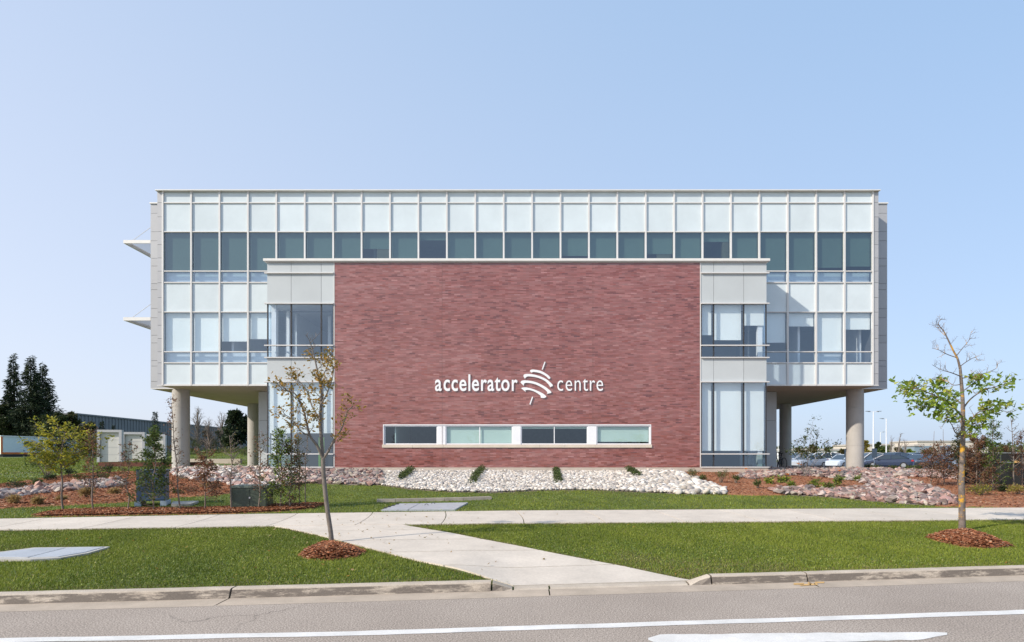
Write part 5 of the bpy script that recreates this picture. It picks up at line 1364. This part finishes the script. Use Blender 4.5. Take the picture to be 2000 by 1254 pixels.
# three white frames on a rusty base
for n_, (px, Y, lb) in enumerate(((215.5, 50.0, 'first and tallest looking pale grey frame holding a blank white board'), (262, 53.8, 'middle pale grey frame holding a blank white board'), (304, 58.0, 'last pale grey frame with a white board, behind the green sapling'))):
    z0 = CZ - (902.5 - HY) * Y / F + .0; X0 = (px - CX) * Y / F
    fr = tag(empty('display_frame', (X0, Y, z0)), lb, 'display frame', 'display frames on the rusty base'); fr.rotation_euler = (0, 0, math.radians(12))
    lpart('side_post', [(-.9, -.70, -.2, .2, 0, 2.62)], M['framegrey'], fr); lpart('side_post', [(.70, .9, -.2, .2, 0, 2.62)], M['framegrey'], fr)
    lpart('lintel', [(-.698, .698, -.2, .2, 2.42, 2.62)], M['framegrey'], fr); lpart('board', [(-.696, .696, .0, .1, .02, 2.418)], M['boardwhite'], fr)
    for zz in (.6, 1.2, 1.8): lpart('board_joint', [(-.69, .69, -.012, -.002, zz, zz + .02)], M['framegrey'], fr)
rb = tag(empty('rusty_base', (-25.2, 40.0, .9)), 'long low rusty steel planter wall in front of the three frames', 'wall')
boxo('base_wall', (192 - CX) * 40 / F, (338 - CX) * 40 / F, 40.0, 40.06, .7, topz(903, 40), M['corten'], rb)
for xx in (192, 338): boxo('end_wall', (xx - CX) * 40 / F - .03, (xx - CX) * 40 / F + .03, 40.065, 44.0, .7, topz(903, 40) - .002, M['corten'], rb)
boxo('soil', (193 - CX) * 40 / F, (337 - CX) * 40 / F, 40.07, 44.0, .7, topz(903, 40) - .12, M['mulch'], rb)
# low concrete wall behind the left columns
lw = tag(boxo('low_wall', -26.0, -21.2, 46.2, 46.5, .5, G(-23, 46.3) + .36, M['base']), 'low concrete wall behind the boulders and left columns', 'wall')

# ------------------------------------------------------------------ parking lot on the right
lot_z = lambda X_, Y_: ground(X_, Y_) + .02
gx = np.linspace(14.5, 140, 40); gy = np.linspace(46, 150, 40); Xg, Yg = np.meshgrid(gx, gy); Vv = np.stack([Xg, Yg, lot_z(Xg, Yg)], -1).reshape(-1, 3)
i2, j2 = np.meshgrid(np.arange(39), np.arange(39)); a2 = (j2 * 40 + i2).ravel()
M['lot'] = simple('parking asphalt', (0.10, 0.10, 0.105), 0.9, 0.15, 0.5, 0.3, 50)
tag(link('parking_lot', np_mesh('parking_lot', Vv, np.stack([a2, a2 + 1, a2 + 41, a2 + 40], -1), M['lot'])), 'dark asphalt parking lot beyond the right columns', 'parking lot', kind='structure')
def paint(name, c, rough=0.28): 
    m, nt, out = new_mat(name); b = nt.nodes.new('ShaderNodeBsdfPrincipled'); b.inputs['Base Color'].default_value = (*c, 1); b.inputs['Roughness'].default_value = rough
    b.inputs['Coat Weight'].default_value = .6; b.inputs['Coat Roughness'].default_value = .08; nt.links.new(b.outputs[0], out.inputs[0]); return m
M['car_glass'] = paint('car glass', (0.03, 0.045, 0.06), 0.06)
M['headlamp'] = paint('lamp lens', (0.7, 0.72, 0.74), 0.1); M['tail'] = paint('tail lamp', (0.45, 0.02, 0.02), 0.2); M['plate'] = paint('plate', (0.6, 0.62, 0.65), .5)
PAINT = {k: paint('paint ' + k, c) for k, c in (('white', (.72, .72, .72)), ('silver', (.42, .46, .52)), ('navy', (.028, .042, .085)), ('black', (.02, .022, .028)), ('blue', (.045, .07, .14)), ('pale', (.55, .62, .70)))}
def loft(b, rings):
    k = len(rings[0]); n0 = len(b.v)
    for r in rings: b.v += [tuple(p) for p in r]
    for i in range(len(rings) - 1):
        for j in range(k):
            j2 = (j + 1) % k; b.f.append((n0 + i*k + j, n0 + i*k + j2, n0 + (i+1)*k + j2, n0 + (i+1)*k + j))
    b.f.append(tuple(n0 + j for j in reversed(range(k)))); b.f.append(tuple(n0 + (len(rings)-1)*k + j for j in range(k)))
CARM = {}
def car_meshes(kind):
    if kind in CARM: return CARM[kind]
    if kind == 'sedan':
        st = [(-2.35, .74, .40, .86), (-2.25, .84, .27, 1.0), (-1.5, .90, .2, 1.03), (-.4, .91, .19, .98), (.8, .91, .19, .95), (1.4, .89, .2, .90), (2.05, .84, .22, .80), (2.3, .70, .3, .66)]
        cb = [(-1.95, .72, .70, 1.03), (-1.1, .80, .60, 1.40), (-.3, .81, .61, 1.47), (.3, .81, .60, 1.44), (1.25, .78, .74, .95)]; belt = [1.03, 1.01, .98, .965, .93]
    else:
        st = [(-2.35, .80, .42, .95), (-2.28, .90, .30, 1.10), (-1.5, .94, .25, 1.13), (-.4, .95, .24, 1.10), (.9, .95, .24, 1.08), (1.5, .93, .25, 1.04), (2.1, .88, .28, .95), (2.35, .76, .36, .78)]
        cb = [(-2.26, .80, .78, 1.12), (-2.0, .85, .66, 1.62), (-.6, .87, .68, 1.74), (.25, .86, .67, 1.70), (1.3, .82, .78, 1.07)]; belt = [1.11, 1.12, 1.09, 1.07, 1.05]
    b = MB(); rings = []
    for x, hw, zl, zt in st:
        zm = (zl + zt) / 2 + .05
        rings.append([(x, -hw * .9, zl), (x, -hw, zl + .14), (x, -hw, zm), (x, -hw * .95, zt - .03), (x, -hw * .55, zt + .02), (x, hw * .55, zt + .02), (x, hw * .95, zt - .03), (x, hw, zm), (x, hw, zl + .14), (x, hw * .9, zl)])
    loft(b, rings); body = b
    g = MB(); loft(g, [[(x, -h0, zb), (x, -h1, zr), (x, h1, zr), (x, h0, zb)] for (x, h0, h1, zr), zb in zip(cb, belt)])
    r = MB(); rp = cb[1:4]; loft(r, [[(x, -h1 - .025, zr - .035), (x, -h1, zr + .02), (x, h1, zr + .02), (x, h1 + .025, zr - .035)] for x, h0, h1, zr in rp])
    p = []
    for sgn in (-1, 1):
        for (i0, i1) in ((0, 1), (4, 3)):
            x0, h0, h1, z0 = cb[i0]; x1, g0, g1, z1 = cb[i1]; p.append(MB()); p[-1].tube([(x0, sgn * h1, z0), (x1, sgn * (g1 + .01), z1)], .045, 5)
        xm = cb[2][0] + .05; p.append(MB()); p[-1].tube([(xm, sgn * (cb[2][1] + .005), belt[2]), (xm, sgn * (cb[2][2] + .012), cb[2][3])], .04, 5)
    CARM[kind] = (body, g, r, p, st); return CARM[kind]
def car(px, Y, heading, kind, colour, label, gy=None):
    X_ = (px - CX) * Y / F; z = float(lot_z(X_, Y)) if gy is None else topz(gy, Y)
    c = tag(empty('parked_car' if kind == 'sedan' else 'parked_suv', (X_, Y, z)), label, 'car', 'cars parked in the lot'); c.rotation_euler = (0, 0, math.radians(heading))
    body, g, r, p, st = car_meshes(kind)
    def add(name, mb, mat, par=c, sm=False):
        key = (kind, name, mat.name)
        if key not in CARM: CARM[key] = mb.mesh(name, mat, sm)
        o = bpy.data.objects.new(name, CARM[key]); COL.objects.link(o); o.parent = par; return o
    add('body', body, PAINT[colour]); add('windows', g, M['car_glass']); add('roof', r, PAINT[colour]); [setattr(add('pillar%d' % q_, pm, PAINT[colour]), 'name', 'pillar') for q_, pm in enumerate(p)]
    rw = .33 if kind == 'sedan' else .37
    wm = MB(); wm.tube([(0, -.11, 0), (0, .11, 0)], rw, 20); rm = MB(); rm.tube([(0, -.125, 0), (0, .125, 0)], rw * .66, 12)
    for x in (-1.38, 1.42):
        for sgn in (-1, 1):
            o = add('wheel', wm, M['tyre']); o.location = (x, sgn * (.82 if kind == 'sedan' else .86), rw)
            add('rim', rm, M['rim'], o)
    x1 = st[-2][0]; zf = st[-2][3]; xr = st[1][0]; zr = st[1][3]
    for sgn in (-1, 1):
        h = MB(); h.box(x1 - .08, x1 + .14, sgn * .52 - .17, sgn * .52 + .17, zf - .2, zf - .07); add('headlight' if sgn < 0 else 'headlight ', h, M['headlamp']).name = 'headlight'
        h = MB(); h.box(xr - .06, xr + .16, sgn * .70 - .16, sgn * .70 + .17, zr - .26, zr - .1); add('tail_light' if sgn < 0 else 'tail_light ', h, M['tail']).name = 'tail_light'
        h = MB(); h.box(.85, 1.0, sgn * .98 - .08, sgn * .98 + .08, zf + .12, zf + .24); add('mirror' if sgn < 0 else 'mirror ', h, PAINT[colour]).name = 'mirror'
    h = MB(); h.box(x1 + .12, x1 + .2, -.5, .5, .34, .52); add('grille', h, M['darkframe'])
    h = MB(); h.box(xr - .13, xr - .07, -.26, .26, zr - .32, zr - .2); add('number_plate', h, M['plate'])
    return c
car(1733, 66, 155, 'sedan', 'navy', 'dark navy sedan showing its red tail light beside the grey sign')
car(1742, 73, 205, 'suv', 'navy', 'dark navy sport utility vehicle with a bright window line behind the sedan')
car(1792, 66, 218, 'sedan', 'blue', 'blue sedan facing the rocks with its headlights showing')
car(1822, 64, 212, 'sedan', 'black', 'black sedan half hidden behind the twiggy sapling')
car(1790, 80, 25, 'suv', 'navy', 'dark vehicle with a red tail light parked behind the blue sedan')
car(1850, 72, 200, 'suv', 'pale', 'pale pickup like vehicle behind the white sign')
car(1696, 76, 190, 'suv', 'white', 'white sport utility vehicle just right of the concrete column')
car(1712, 70, 215, 'sedan', 'black', 'black sedan partly behind the grey sign post')
car(1606, 72, 198, 'suv', 'white', 'white sport utility vehicle seen through the loose young tree')
car(1648, 66, 212, 'sedan', 'pale', 'pale blue sedan parked against the column edge')
car(1640, 80, 200, 'sedan', 'white', 'white sedan between two other pale cars')
car(1578, 68, 205, 'sedan', 'silver', 'silver sedan behind the young tree stems')
car(1560, 76, 200, 'suv', 'silver', 'silver vehicle next to the dark rear column')
car(1566, 88, 195, 'suv', 'black', 'black vehicle in the far row beyond the silver cars')
car(1932, 84, 200, 'sedan', 'silver', 'silver sedan behind the dark fence')

# signs, lamp posts, bicycles
def pole_sign(px, Y, ytop, ybot_panel, wpx, mat, label, group=None):
    b_ = gpos(px, Y); sc = Y / F; t = tag(empty('parking_sign', b_), label, 'sign', 'parking signs at the lot edge')
    boxo('post', b_.x - .035, b_.x + .035, Y - .03, Y + .03, b_.z - .1, topz(ytop, Y) - .03, M['rim'], t)
    boxo('sign_panel', b_.x - wpx * sc / 2, b_.x + wpx * sc / 2, Y - .05, Y - .034, topz(ybot_panel, Y), topz(ytop, Y), mat, t)
M['signgrey'] = simple('sign back grey', (0.22, 0.25, 0.27), 0.6, 0.05)
pole_sign(1651.5, 58, 877, 892.5, 5.5, M['signgrey'], 'dark sign seen edge on at the left of the right front column')
pole_sign(1707.5, 60, 876, 894, 10, M['signgrey'], 'grey sign back on a thin post right of the column')
pole_sign(1852, 52, 869, 884.5, 7.5, M['white'], 'small white upright sign in front of the pale vehicle')
boxo('sign_text', *(lambda c: (c.x - .09, c.x + .09, 51.93, 51.945, topz(882, 52), topz(871, 52)))(gpos(1852, 52)), M['signgrey'], [o_ for o_ in bpy.data.objects if o_.name.startswith('parking_sign')][-1])
M['polewhite'] = simple('white lamp post', (0.72, 0.74, 0.76), 0.5, 0.03)
def lamp_post(px, Y, ytop, arms, label):
    b_ = gpos(px, Y); t = tag(empty('lamp_post', b_), label, 'lamp post', 'lamp posts over the parking lot'); zt = topz(ytop, Y)
    m_ = MB(); m_.tube([(b_.x, Y, b_.z - .1), (b_.x, Y, zt)], [.13, .08], 10); m_.build('pole', M['polewhite'], t)
    for a_ in arms:
        boxo('lamp_arm', b_.x + min(0, a_) , b_.x + max(0, a_), Y - .04, Y + .04, zt - .06, zt + .02, M['polewhite'], t)
        boxo('lamp_head', b_.x + a_ - .35, b_.x + a_ + .35, Y - .18, Y + .18, zt - .02 + .045, zt + .11, M['signgrey'], t)
lamp_post(1705.8, 104, 804, (-.95, .95), 'tall white lamp post with two heads right of the column')
lamp_post(1731, 123, 818, (-.9,), 'white lamp post with a single head pointing left')
lamp_post(1719.6, 187, 844, (1.0,), 'far thin lamp post between two nearer ones')
lamp_post(1520, 190, 844, (1.0,), 'far thin lamp post seen beside the dark rear column')
M['bikeframe'] = simple('dark bicycle frame', (0.05, 0.06, 0.07), 0.4, 0.1)
def bicycle(X_, Y_, rot, label):
    z = G(X_, Y_) + .02; t = tag(empty('bicycle', (X_, Y_, z)), label, 'bicycle', 'bicycles at the wall'); t.rotation_euler = (0, 0, rot)
    def tb(name, segs, mat, r):
        m_ = MB()
        for sg in segs: m_.tube(sg, r, 6)
        o = bpy.data.objects.new(name, m_.mesh(name, mat)); COL.objects.link(o); o.parent = t
    for x in (-.52, .52): tb('wheel', [[(x + .34 * math.cos(a), 0, .35 + .34 * math.sin(a)) for a in np.linspace(0, 2 * math.pi, 25)]], M['tyre'], .02)
    tb('frame', [[(-.52, 0, .35), (-.05, 0, .3), (.4, 0, .78), (-.2, 0, .82), (-.05, 0, .3)], [(-.52, 0, .35), (-.2, 0, .8)]], M['bikeframe'], .02)
    tb('fork', [[(.52, 0, .35), (.4, 0, .8), (.36, 0, 1.02)]], M['bikeframe'], .016)
    tb('handlebar', [[(.42, -.3, 1.05), (.36, -.1, 1.03), (.36, .1, 1.03), (.42, .3, 1.05)]], M['bikeframe'], .016)
    tb('saddle', [[(-.33, 0, .96), (-.12, 0, .97)], [(-.2, 0, .8), (-.23, 0, .95)]], M['tyre'], .035)
bicycle(15.25, 36.6, math.radians(80), 'dark bicycle leaning by the grey wall panel beside the dark column')
bicycle(15.75, 37.6, math.radians(95), 'second dark bicycle behind the first near the dark column')

# dark screened fence at the right
M['screen'] = simple('black fence screen', (0.008, 0.010, 0.011), 0.9, 0.25, 1.2, 0.3, 20)
fa, fb = onground(1872, 945), onground(2040, 951); fd = (fb - fa); fn = 8; ft = tag(empty('screened_fence', fa), 'long black screened fence behind the rusty saplings', 'fence')
for k in range(fn):
    p, q_ = fa + fd * (k / fn * 2.0), fa + fd * ((k + 1) / fn * 2.0); hp = 1.30 + .015 * k
    m_ = MB(); m_.tube([(p.x, p.y, G(p.x, p.y) - .1), (p.x, p.y, G(p.x, p.y) + hp + .03)], .025, 8); m_.build('post', M['bikeframe'], ft)
    m_ = MB(); n0 = 10; dv = fd.normalized(); nv = Vector((-dv.y, dv.x, 0))
    for j in range(n0 + 1):
        u_ = j / n0; c = p.lerp(q_, u_); bulge = .05 * math.sin(u_ * math.pi * 3 + k); g_ = G(c.x, c.y)
        m_.v += [tuple(c + nv * bulge + Vector((0, 0, g_ - c.z + .03))), tuple(c + nv * bulge * .4 + Vector((0, 0, g_ - c.z + hp * .5))), tuple(c + Vector((0, 0, g_ - c.z + hp - .01 * abs(math.sin(u_ * 9)))))]
    for j in range(n0):
        for l in range(2): m_.f.append((j*3+l, (j+1)*3+l, (j+1)*3+l+1, j*3+l+1))
    m_.build('screen', M['screen'], ft, smooth=True)
    m_ = MB(); m_.tube([(p.x, p.y - .03, G(p.x, p.y) + hp * .72), (q_.x, q_.y - .03, G(q_.x, q_.y) + hp * .72)], .014, 6); m_.build('rail', M['signgrey'], ft)
    m_ = MB(); m_.tube([(p.x, p.y, G(p.x, p.y) + hp + .01), (q_.x, q_.y, G(q_.x, q_.y) + hp + .025)], .018, 6); m_.build('top_rail', M['signgrey'], ft)
c = fa + fd * .66; pz = G(c.x, c.y); nw = tag(boxo('notice', c.x - .1, c.x + .1, c.y - .12, c.y - .1, pz + .95, pz + 1.05, M['orange_paint']), 'small orange notice tied to the black fence', 'sign')

# far pale buildings and tree line beyond the parking lot
M['farwall'] = simple('pale far wall', (0.62, 0.56, 0.50), 0.8, 0.06, 0.2); M['farroof'] = simple('far roof', (0.45, 0.42, 0.40), 0.8, 0.08)
M['farglass'] = simple('far blue glazing', (0.22, 0.29, 0.36), 0.2, 0.1)
def far_building(x0, x1, ytop, Y, label, mat='farwall', depth=25):
    X0, X1 = (x0 - CX) * Y / F, (x1 - CX) * Y / F; zt = topz(ytop, Y); t = tag(empty('far_building', ((X0 + X1) / 2, Y, 0)), label, 'building', 'low buildings on the horizon')
    boxo('wall', X0, X1, Y, Y + depth, -.5, zt, M[mat], t); boxo('roof_edge', X0 - .4, X1 + .4, Y - .4, Y + depth, zt + .01, zt + .7, M['farroof'], t)
    n = max(2, int((X1 - X0) / 9))
    for k in range(n):
        a = X0 + (X1 - X0) * (k + .2) / n; boxo('window', a, a + (X1 - X0) / n * .6, Y - .15, Y - .01, zt - 4.2, zt - 2.2, M['farglass'], t)
far_building(1530, 1640, 880, 230, 'low white building behind the loose young tree', 'white')
far_building(1686, 1745, 870, 260, 'beige building right of the concrete column')
far_building(1755, 1800, 875, 300, 'low beige building behind the yellow green bush')
far_building(1786, 1802, 871.5, 250, 'small blue glazed block in front of the beige hall', 'farglass', 8)
far_building(1792, 1930, 863, 330, 'wide pale beige hall behind the white sign')
GL = 'trees beyond the parking lot'
for n_, (px, Y, yt, wv, pl_, lb) in enumerate(((1690, 118, 858, 14, np.concatenate([YELLOW, STRAW]), 'small yellow autumn tree hugging the right column'), (1715, 135, 860, 22, DGREEN * 1.4, 'dark green tree between two lamp posts'), (1730, 128, 869, 40, GREEN * 1.2, 'wide green bush below the single head lamp post'), (1778, 140, 876, 24, LIME * .8, 'bright yellow green round bush beyond the cars'), (1755, 132, 874, 30, OLIVE, 'olive bush left of the bright round one'), (1812, 140, 875, 46, OLIVE, 'olive hedge bush before the pale hall'), (1560, 130, 872, 22, OLIVE, 'olive tree beside the dark rear column'), (1588, 128, 868, 30, OLIVE, 'dull olive tree behind the white utility vehicle'), (1614, 140, 874, 18, DGREEN * 1.5, 'small dark tree between white cars'), (1646, 130, 876, 22, OLIVE, 'olive bush left of the right front column'), (1880, 130, 872, 50, np.concatenate([OLIVE, RUST]), 'rusty olive trees behind the maple trunk'), (1960, 120, 868, 60, np.concatenate([OLIVE, RUST]), 'dull olive trees behind the dark fence'))):
    broad(px, Y, yt, wv, 360 + n_, lb, pl_, 1700, clumps=10, group=GL, leaf=.5, low=.1)
for n_, (px, Y, yt, wv, lb) in enumerate(((1755, 95, 838, 40, 'tall bare twiggy tree right of the lamp posts'), (1768, 100, 850, 30, 'second bare tree with a forked top beyond the sedans'), (1740, 98, 846, 24, 'thin bare tree beside the single head lamp post'))):
    broad(px, Y, yt, wv, 380 + n_, lb, OLIVE, bare=True, clumps=12, group='bare trees beyond the cars', name='bare_tree', bark='palebark')
# hazy far woods all round the horizon: one mass
rr = np.random.default_rng(390); m_ = 34000; an = rr.uniform(math.radians(25), math.radians(155), m_); R_ = rr.uniform(420, 520, m_)
X_ = np.cos(an) * R_; Y_ = np.sin(an) * R_; hgt = 7 + 3.5 * snoise(X_, Y_, 41, .02) + 2.5 * snoise(X_, Y_, 42, .12)
pts = np.stack([X_, Y_, ground(X_, Y_) + hgt * rr.uniform(0, 1, m_) ** .7], -1)
tag(link('far_woods', leaf_mesh('far_woods', pts, 2.6, np.concatenate([OLIVE, GREEN, DGREEN]) * 1.3, rr, 'leaf', up=.1)), 'far low woods along the horizon', 'woods', kind='stuff')

# ------------------------------------------------------------------ grass blades
def blades(n, sfun, smin, smax, xr_, h, wd, seed, label, x0=None, x1=None):
    rng = np.random.default_rng(seed)
    S_ = rng.uniform(smin, smax, n); X_ = rng.uniform(-xr_ if x0 is None else x0, xr_ if x1 is None else x1, n); Y_ = kerb_y(X_) + S_ / COS
    Z_ = ground(X_, Y_); u, v = proj(X_, Y_, Z_)
    ok = (u > -260) & (u < 2260) & sfun(u, v, X_, Y_, S_)
    X_, Y_, Z_ = X_[ok], Y_[ok], Z_[ok]; n = len(X_)
    patch = snoise(X_, Y_, 51, 1.1); pat2 = snoise(X_, Y_, 52, 3.2)
    hh = h * rng.uniform(.55, 1.3, n) * (1 + .25 * patch); ww = wd * rng.uniform(.7, 1.4, n)
    a = rng.uniform(0, 6.28, n); le = rng.uniform(.1, .9, n) * hh; la = rng.uniform(0, 6.28, n)
    e = np.stack([np.cos(a), np.sin(a), 0 * a], -1) * ww[:, None]; c0 = np.stack([X_, Y_, Z_ - .012], -1)
    tip = c0 + np.stack([np.cos(la) * le, np.sin(la) * le, hh], -1)
    V = np.stack([c0 - e, c0 + e, tip], 1).reshape(-1, 3)
    t_ = np.clip(.48 + .5 * patch + .4 * pat2 + rng.normal(0, .28, n), 0, 1)[:, None]
    C = (1 - t_) * np.array([0.130, 0.180, 0.018]) + t_ * np.array([0.285, 0.33, 0.045])
    dry = rng.uniform(0, 1, n) < .04 + .35 * smooth(.25, .6, snoise(X_, Y_, 71, .7) + .5 * snoise(X_, Y_, 72, 2.6) - .12) + .25 * (sdist(X_, Y_) < .45); C[dry] = np.array([0.24, 0.21, 0.09])
    uu, vv = proj(X_, Y_, Z_); edge = np.zeros(n, bool)
    for du, dv in ((-9, 0), (9, 0), (0, 3.0), (0, -3.0)): edge |= inpoly(uu + du, vv + dv, pap) | inpoly(uu, vv + dv * .8, swp)
    worn = edge & (rng.uniform(0, 1, n) < .38 + .4 * snoise(X_, Y_, 91, 2.5)); C[worn] = np.array([0.25, 0.19, 0.10]) * rng.uniform(.6, 1.2, worn.sum())[:, None]
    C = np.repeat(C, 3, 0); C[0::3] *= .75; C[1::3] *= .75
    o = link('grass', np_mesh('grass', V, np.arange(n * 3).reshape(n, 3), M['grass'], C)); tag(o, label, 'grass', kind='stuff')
left_ok = lambda u, v, X_, Y_, S_: (u < 500) & (Y_ > 22) & ~np.any([inpoly(u, v, BED[k_]) for k_ in ('mulch_left', 'rocks_left')], axis=0) & ~((X_ > -28.5) & (Y_ > 39) & (Y_ < 45))
swp = [tuple(p) for p in sw_back] + [tuple(p) for p in reversed(sw_front)]; pap = pathL + list(reversed(pathR))
pap = pap[:7] + [(1180, 1150)] + pap[7:]
vlp = [(-70, 1094.5), (-20, 1083), (66, 1072.2), (214, 1070.3), (172, 1083), (118, 1092.5), (60, 1096)]
hxp = [(742, 999), (781, 984.5), (916, 982.5), (890, 997.5)]
rag = lambda u, v, X_, Y_: (u + 4.0 * snoise(X_, Y_, 81, 14.0) + 3.0 * snoise(X_, Y_, 82, 5.0), v + 1.1 * snoise(X_, Y_, 83, 14.0) + .8 * snoise(X_, Y_, 84, 4.0))
near_ok = lambda u, v, X_, Y_, S_: ~inpoly(*rag(u, v, X_, Y_), pap) & ~inpoly(u, v, vlp) & ~inpoly(u, v, ringL) & ~inpoly(u, v, ringR) & ~inpoly(*rag(u, v, X_, Y_), swp)
far_ok = lambda u, v, X_, Y_, S_: ~inpoly(u, v, swp) & ~inpoly(u, v, hxp) & ~np.any([inpoly(u, v, BED[k_]) for k_ in ('mulch_left', 'mulch_strip', 'mulch_right', 'pebbles', 'rocks_mid', 'rocks_left', 'rocks_right')], axis=0) & (Y_ < 30.6)
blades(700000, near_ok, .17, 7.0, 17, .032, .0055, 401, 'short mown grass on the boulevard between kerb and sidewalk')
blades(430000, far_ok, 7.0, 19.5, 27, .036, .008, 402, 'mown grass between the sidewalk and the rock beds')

# broad clover leaves and dry specks that catch the light in the turf
def clover(n, okf, smin, smax, xr_, size, seed, label):
    rng = np.random.default_rng(seed); S_ = rng.uniform(smin, smax, n); X_ = rng.uniform(-xr_, xr_, n); Y_ = kerb_y(X_) + S_ / COS; Z_ = ground(X_, Y_); u, v = proj(X_, Y_, Z_)
    ok = (u > -260) & (u < 2260) & okf(u, v, X_, Y_, S_) & (snoise(X_, Y_, 61, .9) + .6 * snoise(X_, Y_, 62, 3.0) > rng.uniform(-.35, .5, n))
    pts = np.stack([X_[ok], Y_[ok], Z_[ok] + rng.uniform(.018, .045, ok.sum())], -1)
    tag(link('clover', leaf_mesh('clover', pts, size, pal((0.20, 0.27, 0.05), (0.26, 0.31, 0.07), (0.15, 0.22, 0.04), (0.34, 0.33, 0.12)), rng, 'leaf', up=.9, mat=M['grass'])), label, 'clover', kind='stuff')
clover(60000, near_ok, .3, 7.0, 17, .026, 411, 'pale clover leaves scattered through the boulevard grass')
clover(26000, far_ok, 7.0, 19.5, 27, .045, 412, 'pale clover leaves in the lawn behind the sidewalk')
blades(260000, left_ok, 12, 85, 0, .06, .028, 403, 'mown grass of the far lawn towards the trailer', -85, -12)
rr = np.random.default_rng(420); n_f = 420; S_ = rr.uniform(.4, 14, n_f); X_ = np.where(rr.uniform(0, 1, n_f) < .45, rr.normal(-3.2, 1.3, n_f), rr.uniform(-13, 13, n_f)); Y_ = kerb_y(X_) + S_ / COS
pts = np.stack([X_, Y_, ground(X_, Y_) + .034], -1)
tag(link('fallen_leaves', leaf_mesh('fallen_leaves', pts, .06, np.concatenate([OCHRE, STRAW]), rr, 'leaf', up=1.6)), 'dry fallen leaves scattered over grass and path', 'fallen leaves', kind='stuff')
